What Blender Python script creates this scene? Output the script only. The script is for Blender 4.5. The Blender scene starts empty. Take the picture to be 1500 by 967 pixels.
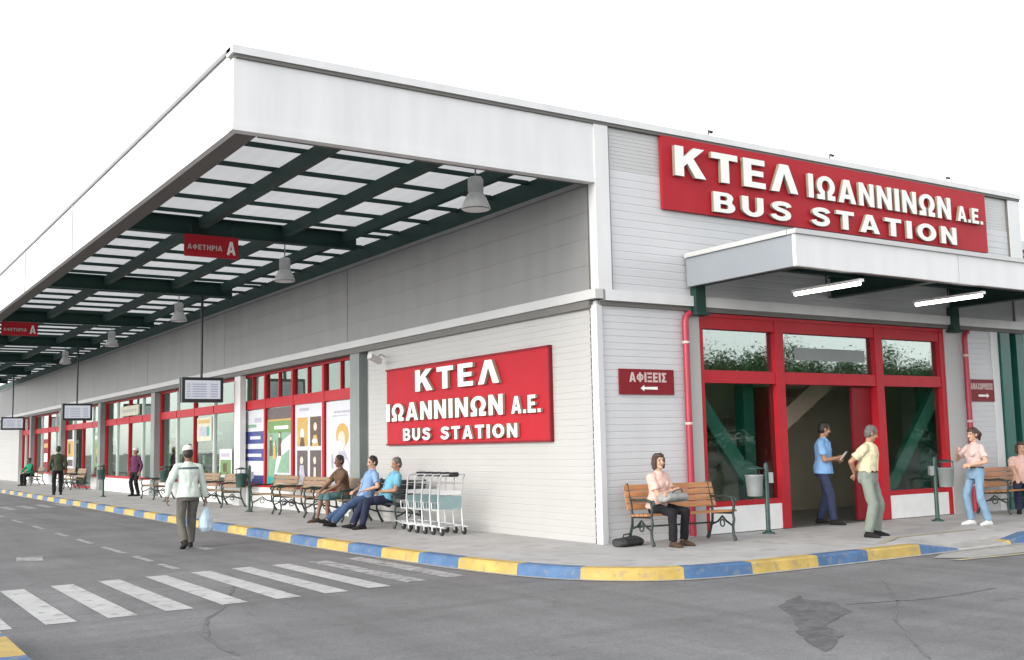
import bpy, bmesh, math, random
import numpy as np
from mathutils import Vector, Matrix, noise as mnoise
random.seed(7)
R = math.radians
scene = bpy.context.scene
COL = scene.collection

# ------------------------------------------------------------------ camera
cam_d = bpy.data.cameras.new('camera')
cam_d.sensor_width = 36.0
cam_d.lens = 36.0 * 1563.67 / 1500.0
cam_d.clip_start = 0.1
cam_d.clip_end = 3000
cam = bpy.data.objects.new('camera', cam_d)
COL.objects.link(cam)
yaw, pitch, roll = R(33.2583), R(6.1398), R(-1.1735)
fw = Vector((math.sin(yaw) * math.cos(pitch), math.cos(yaw) * math.cos(pitch), math.sin(pitch)))
r0 = Vector((math.cos(yaw), -math.sin(yaw), 0))
u0 = r0.cross(fw)
rr = r0 * math.cos(roll) + u0 * math.sin(roll)
uu = -r0 * math.sin(roll) + u0 * math.cos(roll)
cm = Matrix((rr, uu, -fw)).transposed().to_4x4()
cm.translation = Vector((-9.5978, -12.3432, 1.45))
cam.matrix_world = cm
scene.camera = cam

# ------------------------------------------------------------------ sky, sun, exposure
SUN_EL, SUN_AZ = 25.0, -100.0          # azimuth measured from +Y towards +X
world = bpy.data.worlds.new('World')
scene.world = world
world.use_nodes = True
wn, wl = world.node_tree.nodes, world.node_tree.links
wn.clear()
sky = wn.new('ShaderNodeTexSky'); sky.sky_type = 'NISHITA'; sky.sun_disc = False
sky.sun_elevation = R(SUN_EL); sky.sun_rotation = R(SUN_AZ)
sky.air_density = 1.0; sky.dust_density = 1.2; sky.ozone_density = 1.0; sky.altitude = 500
hsv = wn.new('ShaderNodeHueSaturation'); hsv.inputs['Saturation'].default_value = 0.14
bg = wn.new('ShaderNodeBackground'); bg.inputs['Strength'].default_value = 0.15
wo = wn.new('ShaderNodeOutputWorld')
wl.new(sky.outputs[0], hsv.inputs['Color']); wl.new(hsv.outputs[0], bg.inputs['Color']); wl.new(bg.outputs[0], wo.inputs['Surface'])
sd = bpy.data.lights.new('sun', 'SUN'); sd.energy = 0.5; sd.angle = R(18); sd.color = (1.0, 0.90, 0.76)
sun = bpy.data.objects.new('sun', sd); COL.objects.link(sun)
sv = Vector((math.sin(R(SUN_AZ)) * math.cos(R(SUN_EL)), math.cos(R(SUN_AZ)) * math.cos(R(SUN_EL)), math.sin(R(SUN_EL))))
sun.rotation_euler = sv.to_track_quat('Z', 'Y').to_euler()
sun.location = (-30, 10, 30)
scene.view_settings.view_transform = 'Standard'
scene.view_settings.look = 'None'
scene.view_settings.exposure = 1.5
scene.view_settings.gamma = 1.0
scene.cycles.max_bounces = 8
scene.cycles.transparent_max_bounces = 12
scene.cycles.sample_clamp_indirect = 4

# ------------------------------------------------------------------ materials
M = {}
def mat(name, col, rough=0.6, var=0.12, scale=6.0, bump=0.0, bscale=40.0, metal=0.0, spec=0.5, streak=None, dirt=None, dirt_amt=0.0, emit=None):
    m = bpy.data.materials.new(name); m.use_nodes = True
    nt = m.node_tree; n = nt.nodes; l = nt.links
    b = n['Principled BSDF']
    b.inputs['Roughness'].default_value = rough
    b.inputs['Metallic'].default_value = metal
    b.inputs['Specular IOR Level'].default_value = spec
    tc = n.new('ShaderNodeTexCoord')
    src = tc.outputs['Object']
    if streak:
        mp = n.new('ShaderNodeMapping'); mp.inputs['Scale'].default_value = streak
        l.new(src, mp.inputs[0]); src = mp.outputs[0]
    nz = n.new('ShaderNodeTexNoise'); nz.inputs['Scale'].default_value = scale; nz.inputs['Detail'].default_value = 6
    l.new(src, nz.inputs['Vector'])
    rmp = n.new('ShaderNodeMapRange')
    rmp.inputs[1].default_value = 0.3; rmp.inputs[2].default_value = 0.7
    rmp.inputs[3].default_value = 1 - var; rmp.inputs[4].default_value = 1 + var
    l.new(nz.outputs['Fac'], rmp.inputs[0])
    vm = n.new('ShaderNodeVectorMath'); vm.operation = 'SCALE'
    vm.inputs[0].default_value = col[:3]
    l.new(rmp.outputs[0], vm.inputs['Scale'])
    out = vm.outputs[0]
    if dirt:
        n2 = n.new('ShaderNodeTexNoise'); n2.inputs['Scale'].default_value = scale * 2.3; n2.inputs['Detail'].default_value = 8
        l.new(tc.outputs['Object'], n2.inputs['Vector'])
        r2 = n.new('ShaderNodeMapRange'); r2.inputs[1].default_value = 0.62 - dirt_amt * 0.25; r2.inputs[2].default_value = 0.70 - dirt_amt * 0.2
        l.new(n2.outputs['Fac'], r2.inputs[0])
        mx = n.new('ShaderNodeMix'); mx.data_type = 'RGBA'
        l.new(r2.outputs[0], mx.inputs[0]); l.new(out, mx.inputs[6]); mx.inputs[7].default_value = (*dirt, 1)
        out = mx.outputs[2]
    l.new(out, b.inputs['Base Color'])
    if bump:
        nb = n.new('ShaderNodeTexNoise'); nb.inputs['Scale'].default_value = bscale; nb.inputs['Detail'].default_value = 4
        l.new(tc.outputs['Object'], nb.inputs['Vector'])
        bp = n.new('ShaderNodeBump'); bp.inputs['Strength'].default_value = bump; bp.inputs['Distance'].default_value = 0.02
        l.new(nb.outputs['Fac'], bp.inputs['Height']); l.new(bp.outputs[0], b.inputs['Normal'])
    if emit:
        b.inputs['Emission Color'].default_value = (*emit[0], 1); b.inputs['Emission Strength'].default_value = emit[1]
    M[name] = m
    return m

def glass(name, tint, f0=0.06, rough=0.015):
    m = bpy.data.materials.new(name); m.use_nodes = True
    nt = m.node_tree; n = nt.nodes; l = nt.links; n.clear()
    o = n.new('ShaderNodeOutputMaterial'); tr = n.new('ShaderNodeBsdfTransparent'); gl = n.new('ShaderNodeBsdfGlossy')
    tr.inputs[0].default_value = (*tint, 1); gl.inputs['Roughness'].default_value = rough
    gl.inputs[0].default_value = (0.93, 0.97, 0.95, 1)
    fr = n.new('ShaderNodeLayerWeight'); fr.inputs['Blend'].default_value = 0.5
    tc = n.new('ShaderNodeTexCoord'); nz = n.new('ShaderNodeTexNoise'); nz.inputs['Scale'].default_value = 0.9
    bp = n.new('ShaderNodeBump'); bp.inputs['Strength'].default_value = 0.06; bp.inputs['Distance'].default_value = 0.05
    l.new(tc.outputs['Object'], nz.inputs['Vector']); l.new(nz.outputs['Fac'], bp.inputs['Height'])
    l.new(bp.outputs[0], gl.inputs['Normal'])
    pw = n.new('ShaderNodeMath'); pw.operation = 'POWER'; pw.inputs[1].default_value = 4.5
    l.new(fr.outputs['Facing'], pw.inputs[0])
    ad = n.new('ShaderNodeMath'); ad.operation = 'MULTIPLY_ADD'; ad.inputs[1].default_value = 1 - f0; ad.inputs[2].default_value = f0
    l.new(pw.outputs[0], ad.inputs[0])
    mx = n.new('ShaderNodeMixShader')
    l.new(ad.outputs[0], mx.inputs[0]); l.new(tr.outputs[0], mx.inputs[1]); l.new(gl.outputs[0], mx.inputs[2]); l.new(mx.outputs[0], o.inputs[0])
    M[name] = m
    return m

def translucent(name, col, amt):
    m = bpy.data.materials.new(name); m.use_nodes = True
    nt = m.node_tree; n = nt.nodes; l = nt.links; n.clear()
    o = n.new('ShaderNodeOutputMaterial'); t = n.new('ShaderNodeBsdfTranslucent'); d = n.new('ShaderNodeBsdfDiffuse')
    tc = n.new('ShaderNodeTexCoord'); nz = n.new('ShaderNodeTexNoise'); nz.inputs['Scale'].default_value = 1.2; nz.inputs['Detail'].default_value = 5
    l.new(tc.outputs['Object'], nz.inputs['Vector'])
    mr = n.new('ShaderNodeMapRange'); mr.inputs[3].default_value = 0.85; mr.inputs[4].default_value = 1.1
    l.new(nz.outputs['Fac'], mr.inputs[0])
    vm = n.new('ShaderNodeVectorMath'); vm.operation = 'SCALE'; vm.inputs[0].default_value = col; l.new(mr.outputs[0], vm.inputs['Scale'])
    l.new(vm.outputs[0], t.inputs[0]); l.new(vm.outputs[0], d.inputs[0])
    mx = n.new('ShaderNodeMixShader'); mx.inputs[0].default_value = amt
    l.new(d.outputs[0], mx.inputs[1]); l.new(t.outputs[0], mx.inputs[2]); l.new(mx.outputs[0], o.inputs[0])
    M[name] = m

def asphalt_mat():
    m = bpy.data.materials.new('asphalt'); m.use_nodes = True
    nt = m.node_tree; n = nt.nodes; l = nt.links; b = n['Principled BSDF']
    b.inputs['Roughness'].default_value = 0.82
    b.inputs['Specular IOR Level'].default_value = 0.35
    tc = n.new('ShaderNodeTexCoord')
    def nz(sc, det, mapscale=None, rot=0, dist=0.0):
        s = tc.outputs['Object']
        if mapscale:
            mp = n.new('ShaderNodeMapping'); mp.inputs['Scale'].default_value = mapscale; mp.inputs['Rotation'].default_value = (0, 0, rot)
            l.new(s, mp.inputs[0]); s = mp.outputs[0]
        x = n.new('ShaderNodeTexNoise'); x.inputs['Scale'].default_value = sc; x.inputs['Detail'].default_value = det; x.inputs['Distortion'].default_value = dist
        l.new(s, x.inputs['Vector']); return x.outputs['Fac']
    def rng(s, a, bb, c, d):
        x = n.new('ShaderNodeMapRange'); x.inputs[1].default_value = a; x.inputs[2].default_value = bb; x.inputs[3].default_value = c; x.inputs[4].default_value = d
        l.new(s, x.inputs[0]); return x.outputs[0]
    def mul(a, bb):
        x = n.new('ShaderNodeMath'); x.operation = 'MULTIPLY'; l.new(a, x.inputs[0]); l.new(bb, x.inputs[1]); return x.outputs[0]
    f = mul(rng(nz(0.35, 5, None, 0, 0.6), 0.3, 0.7, 0.86, 1.12), rng(nz(1.0, 6, (2.2, 0.35, 1), 0.25, 0.4), 0.3, 0.7, 0.86, 1.12))
    f = mul(f, rng(nz(1.0, 5, (0.4, 2.6, 1), -0.35, 0.8), 0.35, 0.7, 1.05, 0.9))
    f = mul(f, rng(nz(140, 3), 0.25, 0.75, 0.72, 1.28))
    f = mul(f, rng(nz(38, 4), 0.3, 0.7, 0.86, 1.14))
    f = mul(f, rng(nz(1.0, 4, (0.16, 1.1, 1), -0.45, 0.5), 0.42, 0.36, 1.0, 0.9))
    f = mul(f, rng(nz(5.5, 8), 0.28, 0.42, 0.84, 1.0))
    # thin cracks
    vo = n.new('ShaderNodeTexVoronoi'); vo.feature = 'DISTANCE_TO_EDGE'; vo.inputs['Scale'].default_value = 0.23
    ns = n.new('ShaderNodeTexNoise'); ns.inputs['Scale'].default_value = 1.6; ns.inputs['Detail'].default_value = 6
    l.new(tc.outputs['Object'], ns.inputs['Vector'])
    mv = n.new('ShaderNodeVectorMath'); mv.operation = 'MULTIPLY_ADD'; mv.inputs[1].default_value = (1.1, 1.1, 1.1)
    l.new(ns.outputs['Color'], mv.inputs[0]); l.new(tc.outputs['Object'], mv.inputs[2]); l.new(mv.outputs[0], vo.inputs['Vector'])
    f = mul(f, rng(vo.outputs['Distance'], 0.0, 0.005, 0.86, 1.0))
    vm = n.new('ShaderNodeVectorMath'); vm.operation = 'SCALE'; vm.inputs[0].default_value = (0.178, 0.178, 0.180)
    l.new(f, vm.inputs['Scale']); l.new(vm.outputs[0], b.inputs['Base Color'])
    bp = n.new('ShaderNodeBump'); bp.inputs['Strength'].default_value = 0.35; bp.inputs['Distance'].default_value = 0.006
    l.new(nz(160, 3), bp.inputs['Height']); l.new(bp.outputs[0], b.inputs['Normal'])
    M['asphalt'] = m
asphalt_mat()
mat('asphalt_dark', (0.092, 0.093, 0.096), 0.85, 0.3, 5, 0.3, 120, dirt=(0.13, 0.13, 0.133), dirt_amt=0.5)
mat('asphalt_seam', (0.115, 0.115, 0.118), 0.85, 0.3, 5, 0.3, 120, dirt=(0.16, 0.16, 0.163), dirt_amt=0.7)
mat('earth', (0.16, 0.155, 0.14), 0.95, 0.25, 0.4, 0.3, 30)
mat('road_paint', (0.47, 0.47, 0.465), 0.7, 0.12, 3, 0.15, 90, dirt=(0.3, 0.3, 0.3), dirt_amt=0.22)
mat('road_paint_worn', (0.36, 0.36, 0.357), 0.75, 0.15, 3, 0.15, 90, dirt=(0.19, 0.19, 0.19), dirt_amt=0.5)
mat('pavement', (0.40, 0.395, 0.385), 0.85, 0.12, 1.3, 0.25, 60, dirt=(0.33, 0.325, 0.315), dirt_amt=0.3)
mat('kerb_blue', (0.06, 0.135, 0.27), 0.6, 0.2, 4, 0.2, 50, dirt=(0.13, 0.17, 0.24), dirt_amt=0.3)
mat('kerb_yellow', (0.47, 0.33, 0.085), 0.6, 0.18, 4, 0.2, 50, dirt=(0.36, 0.27, 0.12), dirt_amt=0.3)
mat('kerb_concrete', (0.36, 0.355, 0.34), 0.8, 0.15, 6, 0.2, 50)
mat('paint_yellow_faded', (0.48, 0.40, 0.18), 0.8, 0.2, 5, dirt=(0.33, 0.32, 0.29), dirt_amt=0.9)
mat('wall_white', (0.42, 0.415, 0.403), 0.45, 0.025, 1.2, streak=(1.2, 1.2, 0.35))  # same cladding darkened to offset the strong light on the platform side
mat('wall_white_cool', (0.56, 0.562, 0.572), 0.45, 0.035, 1.2, streak=(1.4, 1.4, 0.35))  # same cladding, cool tone of the shaded entrance side put in the colour
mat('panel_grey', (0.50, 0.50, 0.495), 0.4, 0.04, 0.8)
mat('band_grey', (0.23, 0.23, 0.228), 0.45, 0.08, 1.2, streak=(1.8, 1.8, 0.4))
mat('panel_bluegrey', (0.25, 0.275, 0.30), 0.45, 0.05, 1.0)
mat('trim_white', (0.66, 0.66, 0.657), 0.4, 0.05, 1.5, streak=(2.6, 2.6, 0.4))
mat('trim_shadow', (0.14, 0.135, 0.125), 0.6, 0.05, 3)
mat('ledge_brown', (0.10, 0.09, 0.084), 0.6, 0.08, 2)
mat('steel_green', (0.019, 0.050, 0.042), 0.6, 0.12, 3, spec=0.25)
mat('steel_green_bright', (0.014, 0.11, 0.086), 0.4, 0.12, 3)
mat('column_grey', (0.21, 0.23, 0.225), 0.5, 0.08, 2)
mat('red_frame', (0.42, 0.016, 0.026), 0.45, 0.08, 4, spec=0.25)
mat('red_pipe', (0.36, 0.025, 0.05), 0.4, 0.08, 4)
mat('red_sign', (0.40, 0.018, 0.028), 0.5, 0.05, 2, spec=0.15)
mat('red_dark_sign', (0.20, 0.012, 0.018), 0.5, 0.06, 4, spec=0.2)
mat('letter_white', (0.82, 0.81, 0.77), 0.4, 0.03, 5)
mat('letter_edge', (0.30, 0.27, 0.20), 0.5, 0.05, 5)  # letter sides, their brown shadow put into the colour
mat('letter_dim', (0.55, 0.42, 0.40), 0.5, 0.05, 5)
mat('interior_floor', (0.22, 0.21, 0.19), 0.35, 0.1, 2)
mat('interior_wall', (0.30, 0.33, 0.28), 0.7, 0.08, 1)
mat('interior_dark', (0.33, 0.27, 0.20), 0.8, 0.15, 1)
mat('interior_ceiling', (0.45, 0.46, 0.45), 0.8, 0.05, 1)
mat('black', (0.018, 0.018, 0.02), 0.5, 0.1, 8)
mat('iron_green', (0.02, 0.035, 0.03), 0.45, 0.2, 12)
mat('bin_green', (0.02, 0.06, 0.05), 0.45, 0.2, 8)
mat('bin_grey', (0.30, 0.33, 0.33), 0.4, 0.1, 8, metal=0.3)
mat('wood', (0.42, 0.19, 0.075), 0.5, 0.25, 3, streak=(1, 8, 8))
mat('wood_pale', (0.25, 0.16, 0.09), 0.55, 0.25, 3, streak=(8, 1, 8))
mat('chrome', (0.60, 0.615, 0.62), 0.3, 0.05, 8, metal=0.35)
mat('teal_panel', (0.25, 0.36, 0.37), 0.4, 0.1, 6)
mat('white_paint', (0.75, 0.75, 0.74), 0.45, 0.05, 4)
mat('lamp_shell', (0.60, 0.61, 0.60), 0.3, 0.08, 8)
mat('screen_frame', (0.03, 0.035, 0.04), 0.35, 0.1, 8)
mat('screen_lit', (0.12, 0.12, 0.13), 0.3, 0.02, 8, emit=((0.86, 0.9, 1.0), 0.2))
mat('screen_text', (0.10, 0.10, 0.12), 0.4, 0.05, 8, emit=((0.6, 0.65, 0.8), 0.12))
mat('tube_lit', (0.9, 0.9, 0.9), 0.4, 0.0, 8, emit=((1.0, 1.0, 0.96), 4.0))
mat('poster_white', (0.56, 0.57, 0.61), 0.4, 0.04, 5)
mat('poster_blue', (0.03, 0.045, 0.20), 0.4, 0.08, 5)
mat('poster_yellow', (0.48, 0.30, 0.06), 0.4, 0.12, 5)
mat('poster_brown', (0.075, 0.04, 0.018), 0.4, 0.3, 14)
mat('poster_plum', (0.085, 0.062, 0.06), 0.4, 0.35, 14)
mat('poster_lilac', (0.38, 0.36, 0.44), 0.4, 0.2, 10)
mat('poster_green', (0.17, 0.32, 0.21), 0.4, 0.2, 7)
mat('poster_leaf', (0.11, 0.24, 0.06), 0.4, 0.2, 7)
mat('poster_teal', (0.02, 0.30, 0.27), 0.4, 0.1, 7)
mat('poster_cream', (0.52, 0.50, 0.38), 0.4, 0.08, 5)
mat('poster_skin', (0.72, 0.50, 0.42), 0.4, 0.15, 10)
mat('bark', (0.10, 0.075, 0.055), 0.9, 0.3, 6, 0.5, 30)
mat('leaf', (0.06, 0.12, 0.04), 0.6, 0.45, 2.0)
mat('shop_red', (0.30, 0.02, 0.02), 0.5, 0.2, 3)
mat('shop_ochre', (0.42, 0.24, 0.04), 0.5, 0.2, 3)
mat('shop_pale', (0.42, 0.46, 0.42), 0.5, 0.2, 3)
mat('shop_green', (0.03, 0.13, 0.06), 0.5, 0.3, 3)
mat('plastic_bag', (0.52, 0.68, 0.78), 0.35, 0.08, 8)
mat('bag_black', (0.02, 0.022, 0.022), 0.6, 0.2, 9)
mat('bag_grey', (0.27, 0.27, 0.255), 0.6, 0.12, 9)
mat('paper', (0.75, 0.75, 0.72), 0.6, 0.04, 9)
glass('window_glass', (0.78, 0.90, 0.83), 0.06)
glass('door_glass', (0.60, 0.72, 0.66), 0.22)
glass('door_glass_clear', (0.80, 0.90, 0.85), 0.06)
translucent('roof_sheet', (0.50, 0.505, 0.505), 0.72)

# ------------------------------------------------------------------ mesh helpers
class MB:
    def __init__(s): s.v = []; s.f = []; s.m = []; s.sm = []
    def add(s, vs, fs, mi=0, smooth=False):
        o = len(s.v); s.v += [tuple(v) for v in vs]
        for f in fs: s.f.append(tuple(i + o for i in f)); s.m.append(mi); s.sm.append(smooth)
    def box(s, a, b, mi=0, T=None):
        x0, y0, z0 = a; x1, y1, z1 = b
        vs = [(x0, y0, z0), (x1, y0, z0), (x1, y1, z0), (x0, y1, z0), (x0, y0, z1), (x1, y0, z1), (x1, y1, z1), (x0, y1, z1)]
        if T: vs = [T(*v) for v in vs]
        s.add(vs, [(0, 3, 2, 1), (4, 5, 6, 7), (0, 1, 5, 4), (1, 2, 6, 5), (2, 3, 7, 6), (3, 0, 4, 7)], mi)
    def obox(s, c, ax, ay, az, mi=0):
        c, ax, ay, az = map(Vector, (c, ax, ay, az))
        vs = [c + ax * i + ay * j + az * k for k in (-1, 1) for (i, j) in ((-1, -1), (1, -1), (1, 1), (-1, 1))]
        s.add(vs, [(0, 3, 2, 1), (4, 5, 6, 7), (0, 1, 5, 4), (1, 2, 6, 5), (2, 3, 7, 6), (3, 0, 4, 7)], mi)
    def bar(s, a, b, w, h, mi=0, up=(0, 0, 1)):
        a, b = Vector(a), Vector(b); d = (b - a); L = d.length; d.normalize()
        u = Vector(up); x = d.cross(u)
        if x.length < 1e-4: x = d.cross(Vector((0, 1, 0)))
        x.normalize(); z = x.cross(d)
        s.obox((a + b) / 2, d * L / 2, x * w / 2, z * h / 2, mi)
    def rings(s, rings, mi=0, smooth=True, caps=True, closed=False):
        n = len(rings[0]); vs = [p for r in rings for p in r]; fs = []
        k = len(rings)
        for i in range(k if closed else k - 1):
            i2 = (i + 1) % k
            for j in range(n):
                j2 = (j + 1) % n
                fs.append((i * n + j, i * n + j2, i2 * n + j2, i2 * n + j))
        s.add(vs, fs, mi, smooth)
        if caps and not closed:
            s.add(rings[0], [tuple(range(n - 1, -1, -1))], mi); s.add(rings[-1], [tuple(range(n))], mi)
    def tube(s, pts, r, n=8, mi=0, closed=False, caps=True):
        pts = [Vector(p) for p in pts]; rings = []
        rs = r if isinstance(r, (list, tuple)) else [r] * len(pts)
        px = None
        for i, p in enumerate(pts):
            a = pts[i - 1] if (i > 0 or closed) else p
            b = pts[(i + 1) % len(pts)] if (i < len(pts) - 1 or closed) else p
            d = (b - a).normalized()
            if px is None:
                px = d.orthogonal().normalized()
            else:
                px = (px - d * px.dot(d))
                px = px.normalized() if px.length > 1e-5 else d.orthogonal().normalized()
            py = d.cross(px)
            rings.append([p + px * (math.cos(t) * rs[i]) + py * (math.sin(t) * rs[i]) for t in [2 * math.pi * k / n for k in range(n)]])
        s.rings(rings, mi, True, caps, closed)
    def lathe(s, prof, c=(0, 0, 0), n=20, mi=0):
        rings = [[(c[0] + r * math.cos(t), c[1] + r * math.sin(t), c[2] + z) for t in [2 * math.pi * k / n for k in range(n)]] for r, z in prof]
        s.rings(rings, mi, True)
    def poly(s, pts, z0, z1, mi=0):
        n = len(pts); vs = [(x, y, z0) for x, y in pts] + [(x, y, z1) for x, y in pts]
        fs = [tuple(range(n - 1, -1, -1)), tuple(range(n, 2 * n))] + [(i, (i + 1) % n, n + (i + 1) % n, n + i) for i in range(n)]
        s.add(vs, fs, mi)
    def sheet(s, pts, z, mi=0):
        s.add([(x, y, z) for x, y in pts], [tuple(range(len(pts)))], mi)
    def mesh(s, name, mats):
        me = bpy.data.meshes.new(name)
        me.from_pydata(s.v, [], s.f)
        for m in (mats if isinstance(mats, (list, tuple)) else [mats]): me.materials.append(M[m] if isinstance(m, str) else m)
        me.polygons.foreach_set('material_index', s.m); me.polygons.foreach_set('use_smooth', s.sm)
        bm = bmesh.new(); bm.from_mesh(me); bmesh.ops.recalc_face_normals(bm, faces=bm.faces); bm.to_mesh(me); bm.free()
        me.update(); return me
    def build(s, name, mats, parent=None, loc=None):
        o = bpy.data.objects.new(name, s.mesh(name, mats)); COL.objects.link(o)
        if parent is not None: o.parent = parent
        if loc is not None: o.location = loc
        return o

def tag(o, label=None, cat=None, group=None, kind=None):
    if label: o['label'] = label
    if cat: o['category'] = cat
    if group: o['group'] = group
    if kind: o['kind'] = kind
    return o
def empty(name, label, cat, loc=(0, 0, 0), rz=0.0, group=None):
    o = bpy.data.objects.new(name, None); COL.objects.link(o); o.empty_display_size = 0.2
    o.location = loc; o.rotation_euler = (0, 0, rz)
    return tag(o, label, cat, group)
def dup(root, loc, rz=0.0, label=None):
    def cp(o, par):
        c = o.copy(); COL.objects.link(c)
        if par is not None: c.parent = par
        for ch in list(o.children): cp(ch, c)
        return c
    r = cp(root, None); r.location = loc; r.rotation_euler = (0, 0, rz)
    if label: r['label'] = label
    return r
def struct(name, mb, mats): return tag(mb.build(name, mats), kind='structure')
FR = lambda u, d, z: (u, -d, z)        # entrance facade: u = x, d = outwards
SD = lambda u, d, z: (-d, u, z)        # long facade: u = y, d = outwards
def fbox(mb, F, u0, u1, d0, d1, z0, z1, mi=0): mb.box((u0, d0, z0), (u1, d1, z1), mi, F)
def ribbed(mb, F, u0, u1, z0, z1, d=0.0, back=-0.1, pitch=0.1, depth=0.007, mi=0):
    prof = []
    n = max(1, round((z1 - z0) / pitch)); p = (z1 - z0) / n
    for i in range(n):
        a = z0 + i * p
        prof += [(d, a), (d, a + p * 0.80), (d - depth, a + p * 0.86), (d - depth, a + p * 0.96)]
    prof.append((d, z1))
    k = len(prof)
    vs = [F(u0, a, z) for a, z in prof] + [F(u1, a, z) for a, z in prof]
    fs = [(i, i + 1, k + i + 1, k + i) for i in range(k - 1)]
    mb.add(vs, fs, mi)
    # body behind the sheet
    fbox(mb, F, u0, u1, back, d - depth - 0.004, z0, z1, mi)

# ------------------------------------------------------------------ ground, road, pavement
g = MB(); g.sheet([(-700, -700), (700, -700), (700, 900), (-700, 900)], -0.16); struct('ground', g, 'earth')
g = MB(); g.sheet([(-60, -70), (90, -70), (90, 160), (-60, 160)], -0.14); struct('road', g, 'asphalt')

# kerb line (outer foot of the kerb), straight along the platforms, round the corner, along the entrance
def catmull(pts, step=0.15):
    out = []
    P = [pts[0]] + pts + [pts[-1]]
    for i in range(1, len(P) - 2):
        p0, p1, p2, p3 = [np.array(P[k], float) for k in (i - 1, i, i + 1, i + 2)]
        L = np.linalg.norm(p2 - p1); n = max(1, int(L / step))
        for k in range(n):
            t = k / n
            out.append(tuple(0.5 * ((2 * p1) + (-p0 + p2) * t + (2 * p0 - 5 * p1 + 4 * p2 - p3) * t * t + (-p0 + 3 * p1 - 3 * p2 + p3) * t ** 3)))
    out.append(tuple(pts[-1])); return out
kp = catmull([(-2.72, 80), (-2.72, 40), (-2.72, 20), (-2.72, 10), (-2.70, 6), (-2.66, 4), (-2.61, 2.4), (-2.54, 0.9), (-2.42, -0.5), (-2.22, -1.5), (-1.9, -2.2), (-1.4, -2.72), (-0.7, -2.98), (0.2, -3.06), (1.5, -3.08), (3.0, -3.08), (5, -3.08), (12, -3.08), (30, -3.08)])
kp = [Vector((x, y, 0)) for x, y in kp]
def drop(x, y):
    if y > -2: return 0.0
    if x < 3.05 or x > 5.6: return 0.0
    if x < 3.9: return (x - 3.05) / 0.85
    if x < 4.85: return 1.0
    return 1 - (x - 4.85) / 0.75
arc = [0.0]
for i in range(1, len(kp)): arc.append(arc[-1] + (kp[i] - kp[i - 1]).length)
i0 = min(range(len(kp)), key=lambda i: (kp[i] - Vector((-2.02, -2.02, 0))).length)
a0 = arc[i0]
kb = MB(); inner = []
KW = 0.2
nrm = []
for i in range(len(kp)):
    t = (kp[min(i + 1, len(kp) - 1)] - kp[max(i - 1, 0)]).normalized()
    nrm.append(Vector((-t.y, t.x, 0)))
def prof(i):
    p, n = kp[i], nrm[i]; d = drop(p.x, p.y) * 0.115
    return [p - n * 0.09 + Vector((0, 0, -0.133)), p + Vector((0, 0, -0.133)), p + n * 0.015 + Vector((0, 0, -0.02 - d * 0.98)), p + n * 0.035 + Vector((0, 0, -d)), p + n * KW + Vector((0, 0, -d + 0.001)), p + n * KW + Vector((0, 0, -0.2))]
for i in range(len(kp) - 1):
    A, B = prof(i), prof(i + 1)
    k = math.floor((arc[i] + 1e-6 - a0) / 1.06) % 2
    lowered = drop(kp[i].x, kp[i].y) > 0.93
    mi = 2 if lowered else (1 if k == 0 else 0)
    for j in range(5):
        kb.add([A[j], A[j + 1], B[j + 1], B[j]], [(0, 1, 2, 3)], 2 if j in (0, 4) else mi)
    inner.append(kp[i] + nrm[i] * KW)
inner.append(kp[-1] + nrm[-1] * KW)
struct('kerb', kb, ['kerb_blue', 'kerb_yellow', 'kerb_concrete'])
pv = MB()
far = lambda p: (Vector((0.6, p.y, 0)) if p.y > 0.6 else None)
# pavement as strips: platform side then entrance side with the dropped ramp
side = [p for p in inner if p.y > 0.6]
for a, b in zip(side[:-1], side[1:]):
    pv.add([(a.x, a.y, 0), (0.6, a.y, 0), (0.6, b.y, 0), (b.x, b.y, 0)], [(0, 1, 2, 3)])
front = [p for p in inner if p.y <= 0.6]
yl = side[-1]
poly = [(yl.x, yl.y)] + [(p.x, p.y) for p in front if p.x < 2.6]
lastx = poly[-1][0]
pv.add([(x, y, 0) for x, y in poly] + [(lastx, 0.6, 0), (0.6, 0.6, 0), (0.6, yl.y, 0)], [tuple(range(len(poly) + 3))])
rest = [Vector((poly[-1][0], poly[-1][1], 0))] + [p for p in front if p.x >= 2.6]
rs = []
for p in rest: rs.append((p.x, p.y))
xs = sorted(set([rs[0][0]] + [round(rs[0][0] + 0.1 * k, 4) for k in range(1, 40)] + [8, 12, 20, 30]))
yk = -3.08 + KW
for a, b in zip(xs[:-1], xs[1:]):
    for y1, y2, f1, f2 in ((yk, -2.25, 1, 0), (-2.25, 0.6, 0, 0)):
        za1, zb1 = -drop(a, -3) * 0.115 * f1, -drop(b, -3) * 0.115 * f1
        pv.add([(a, y1, za1), (b, y1, zb1), (b, y2, 0), (a, y2, 0)], [(0, 1, 2, 3)])
struct('pavement', pv, 'pavement')
# painted outline of the ramp
ym = MB()
for a, b in (((2.75, -2.62), (3.6, -2.2)), ((3.6, -2.2), (5.6, -2.16))):
    d = Vector((b[0] - a[0], b[1] - a[1])).normalized(); n = Vector((-d.y, d.x)) * 0.06
    ym.sheet([(a[0] - n.x, a[1] - n.y), (b[0] - n.x, b[1] - n.y), (b[0] + n.x, b[1] + n.y), (a[0] + n.x, a[1] + n.y)], 0.004)
struct('ramp_marking', ym, 'paint_yellow_faded')
ym = MB()
ym.sheet([(2.75, -3.45), (3.1, -3.75), (4.5, -3.85), (6.3, -3.6), (6.1, -3.2), (3.3, -3.2)], -0.132, 0)
ym.sheet([(2.7, -3.72), (2.75, -3.84), (4.4, -4.02), (6.6, -3.8), (6.55, -3.68), (4.4, -3.9)], -0.132, 1)
struct('ramp_apron', ym, ['kerb_concrete', 'paint_yellow_faded'])

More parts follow.
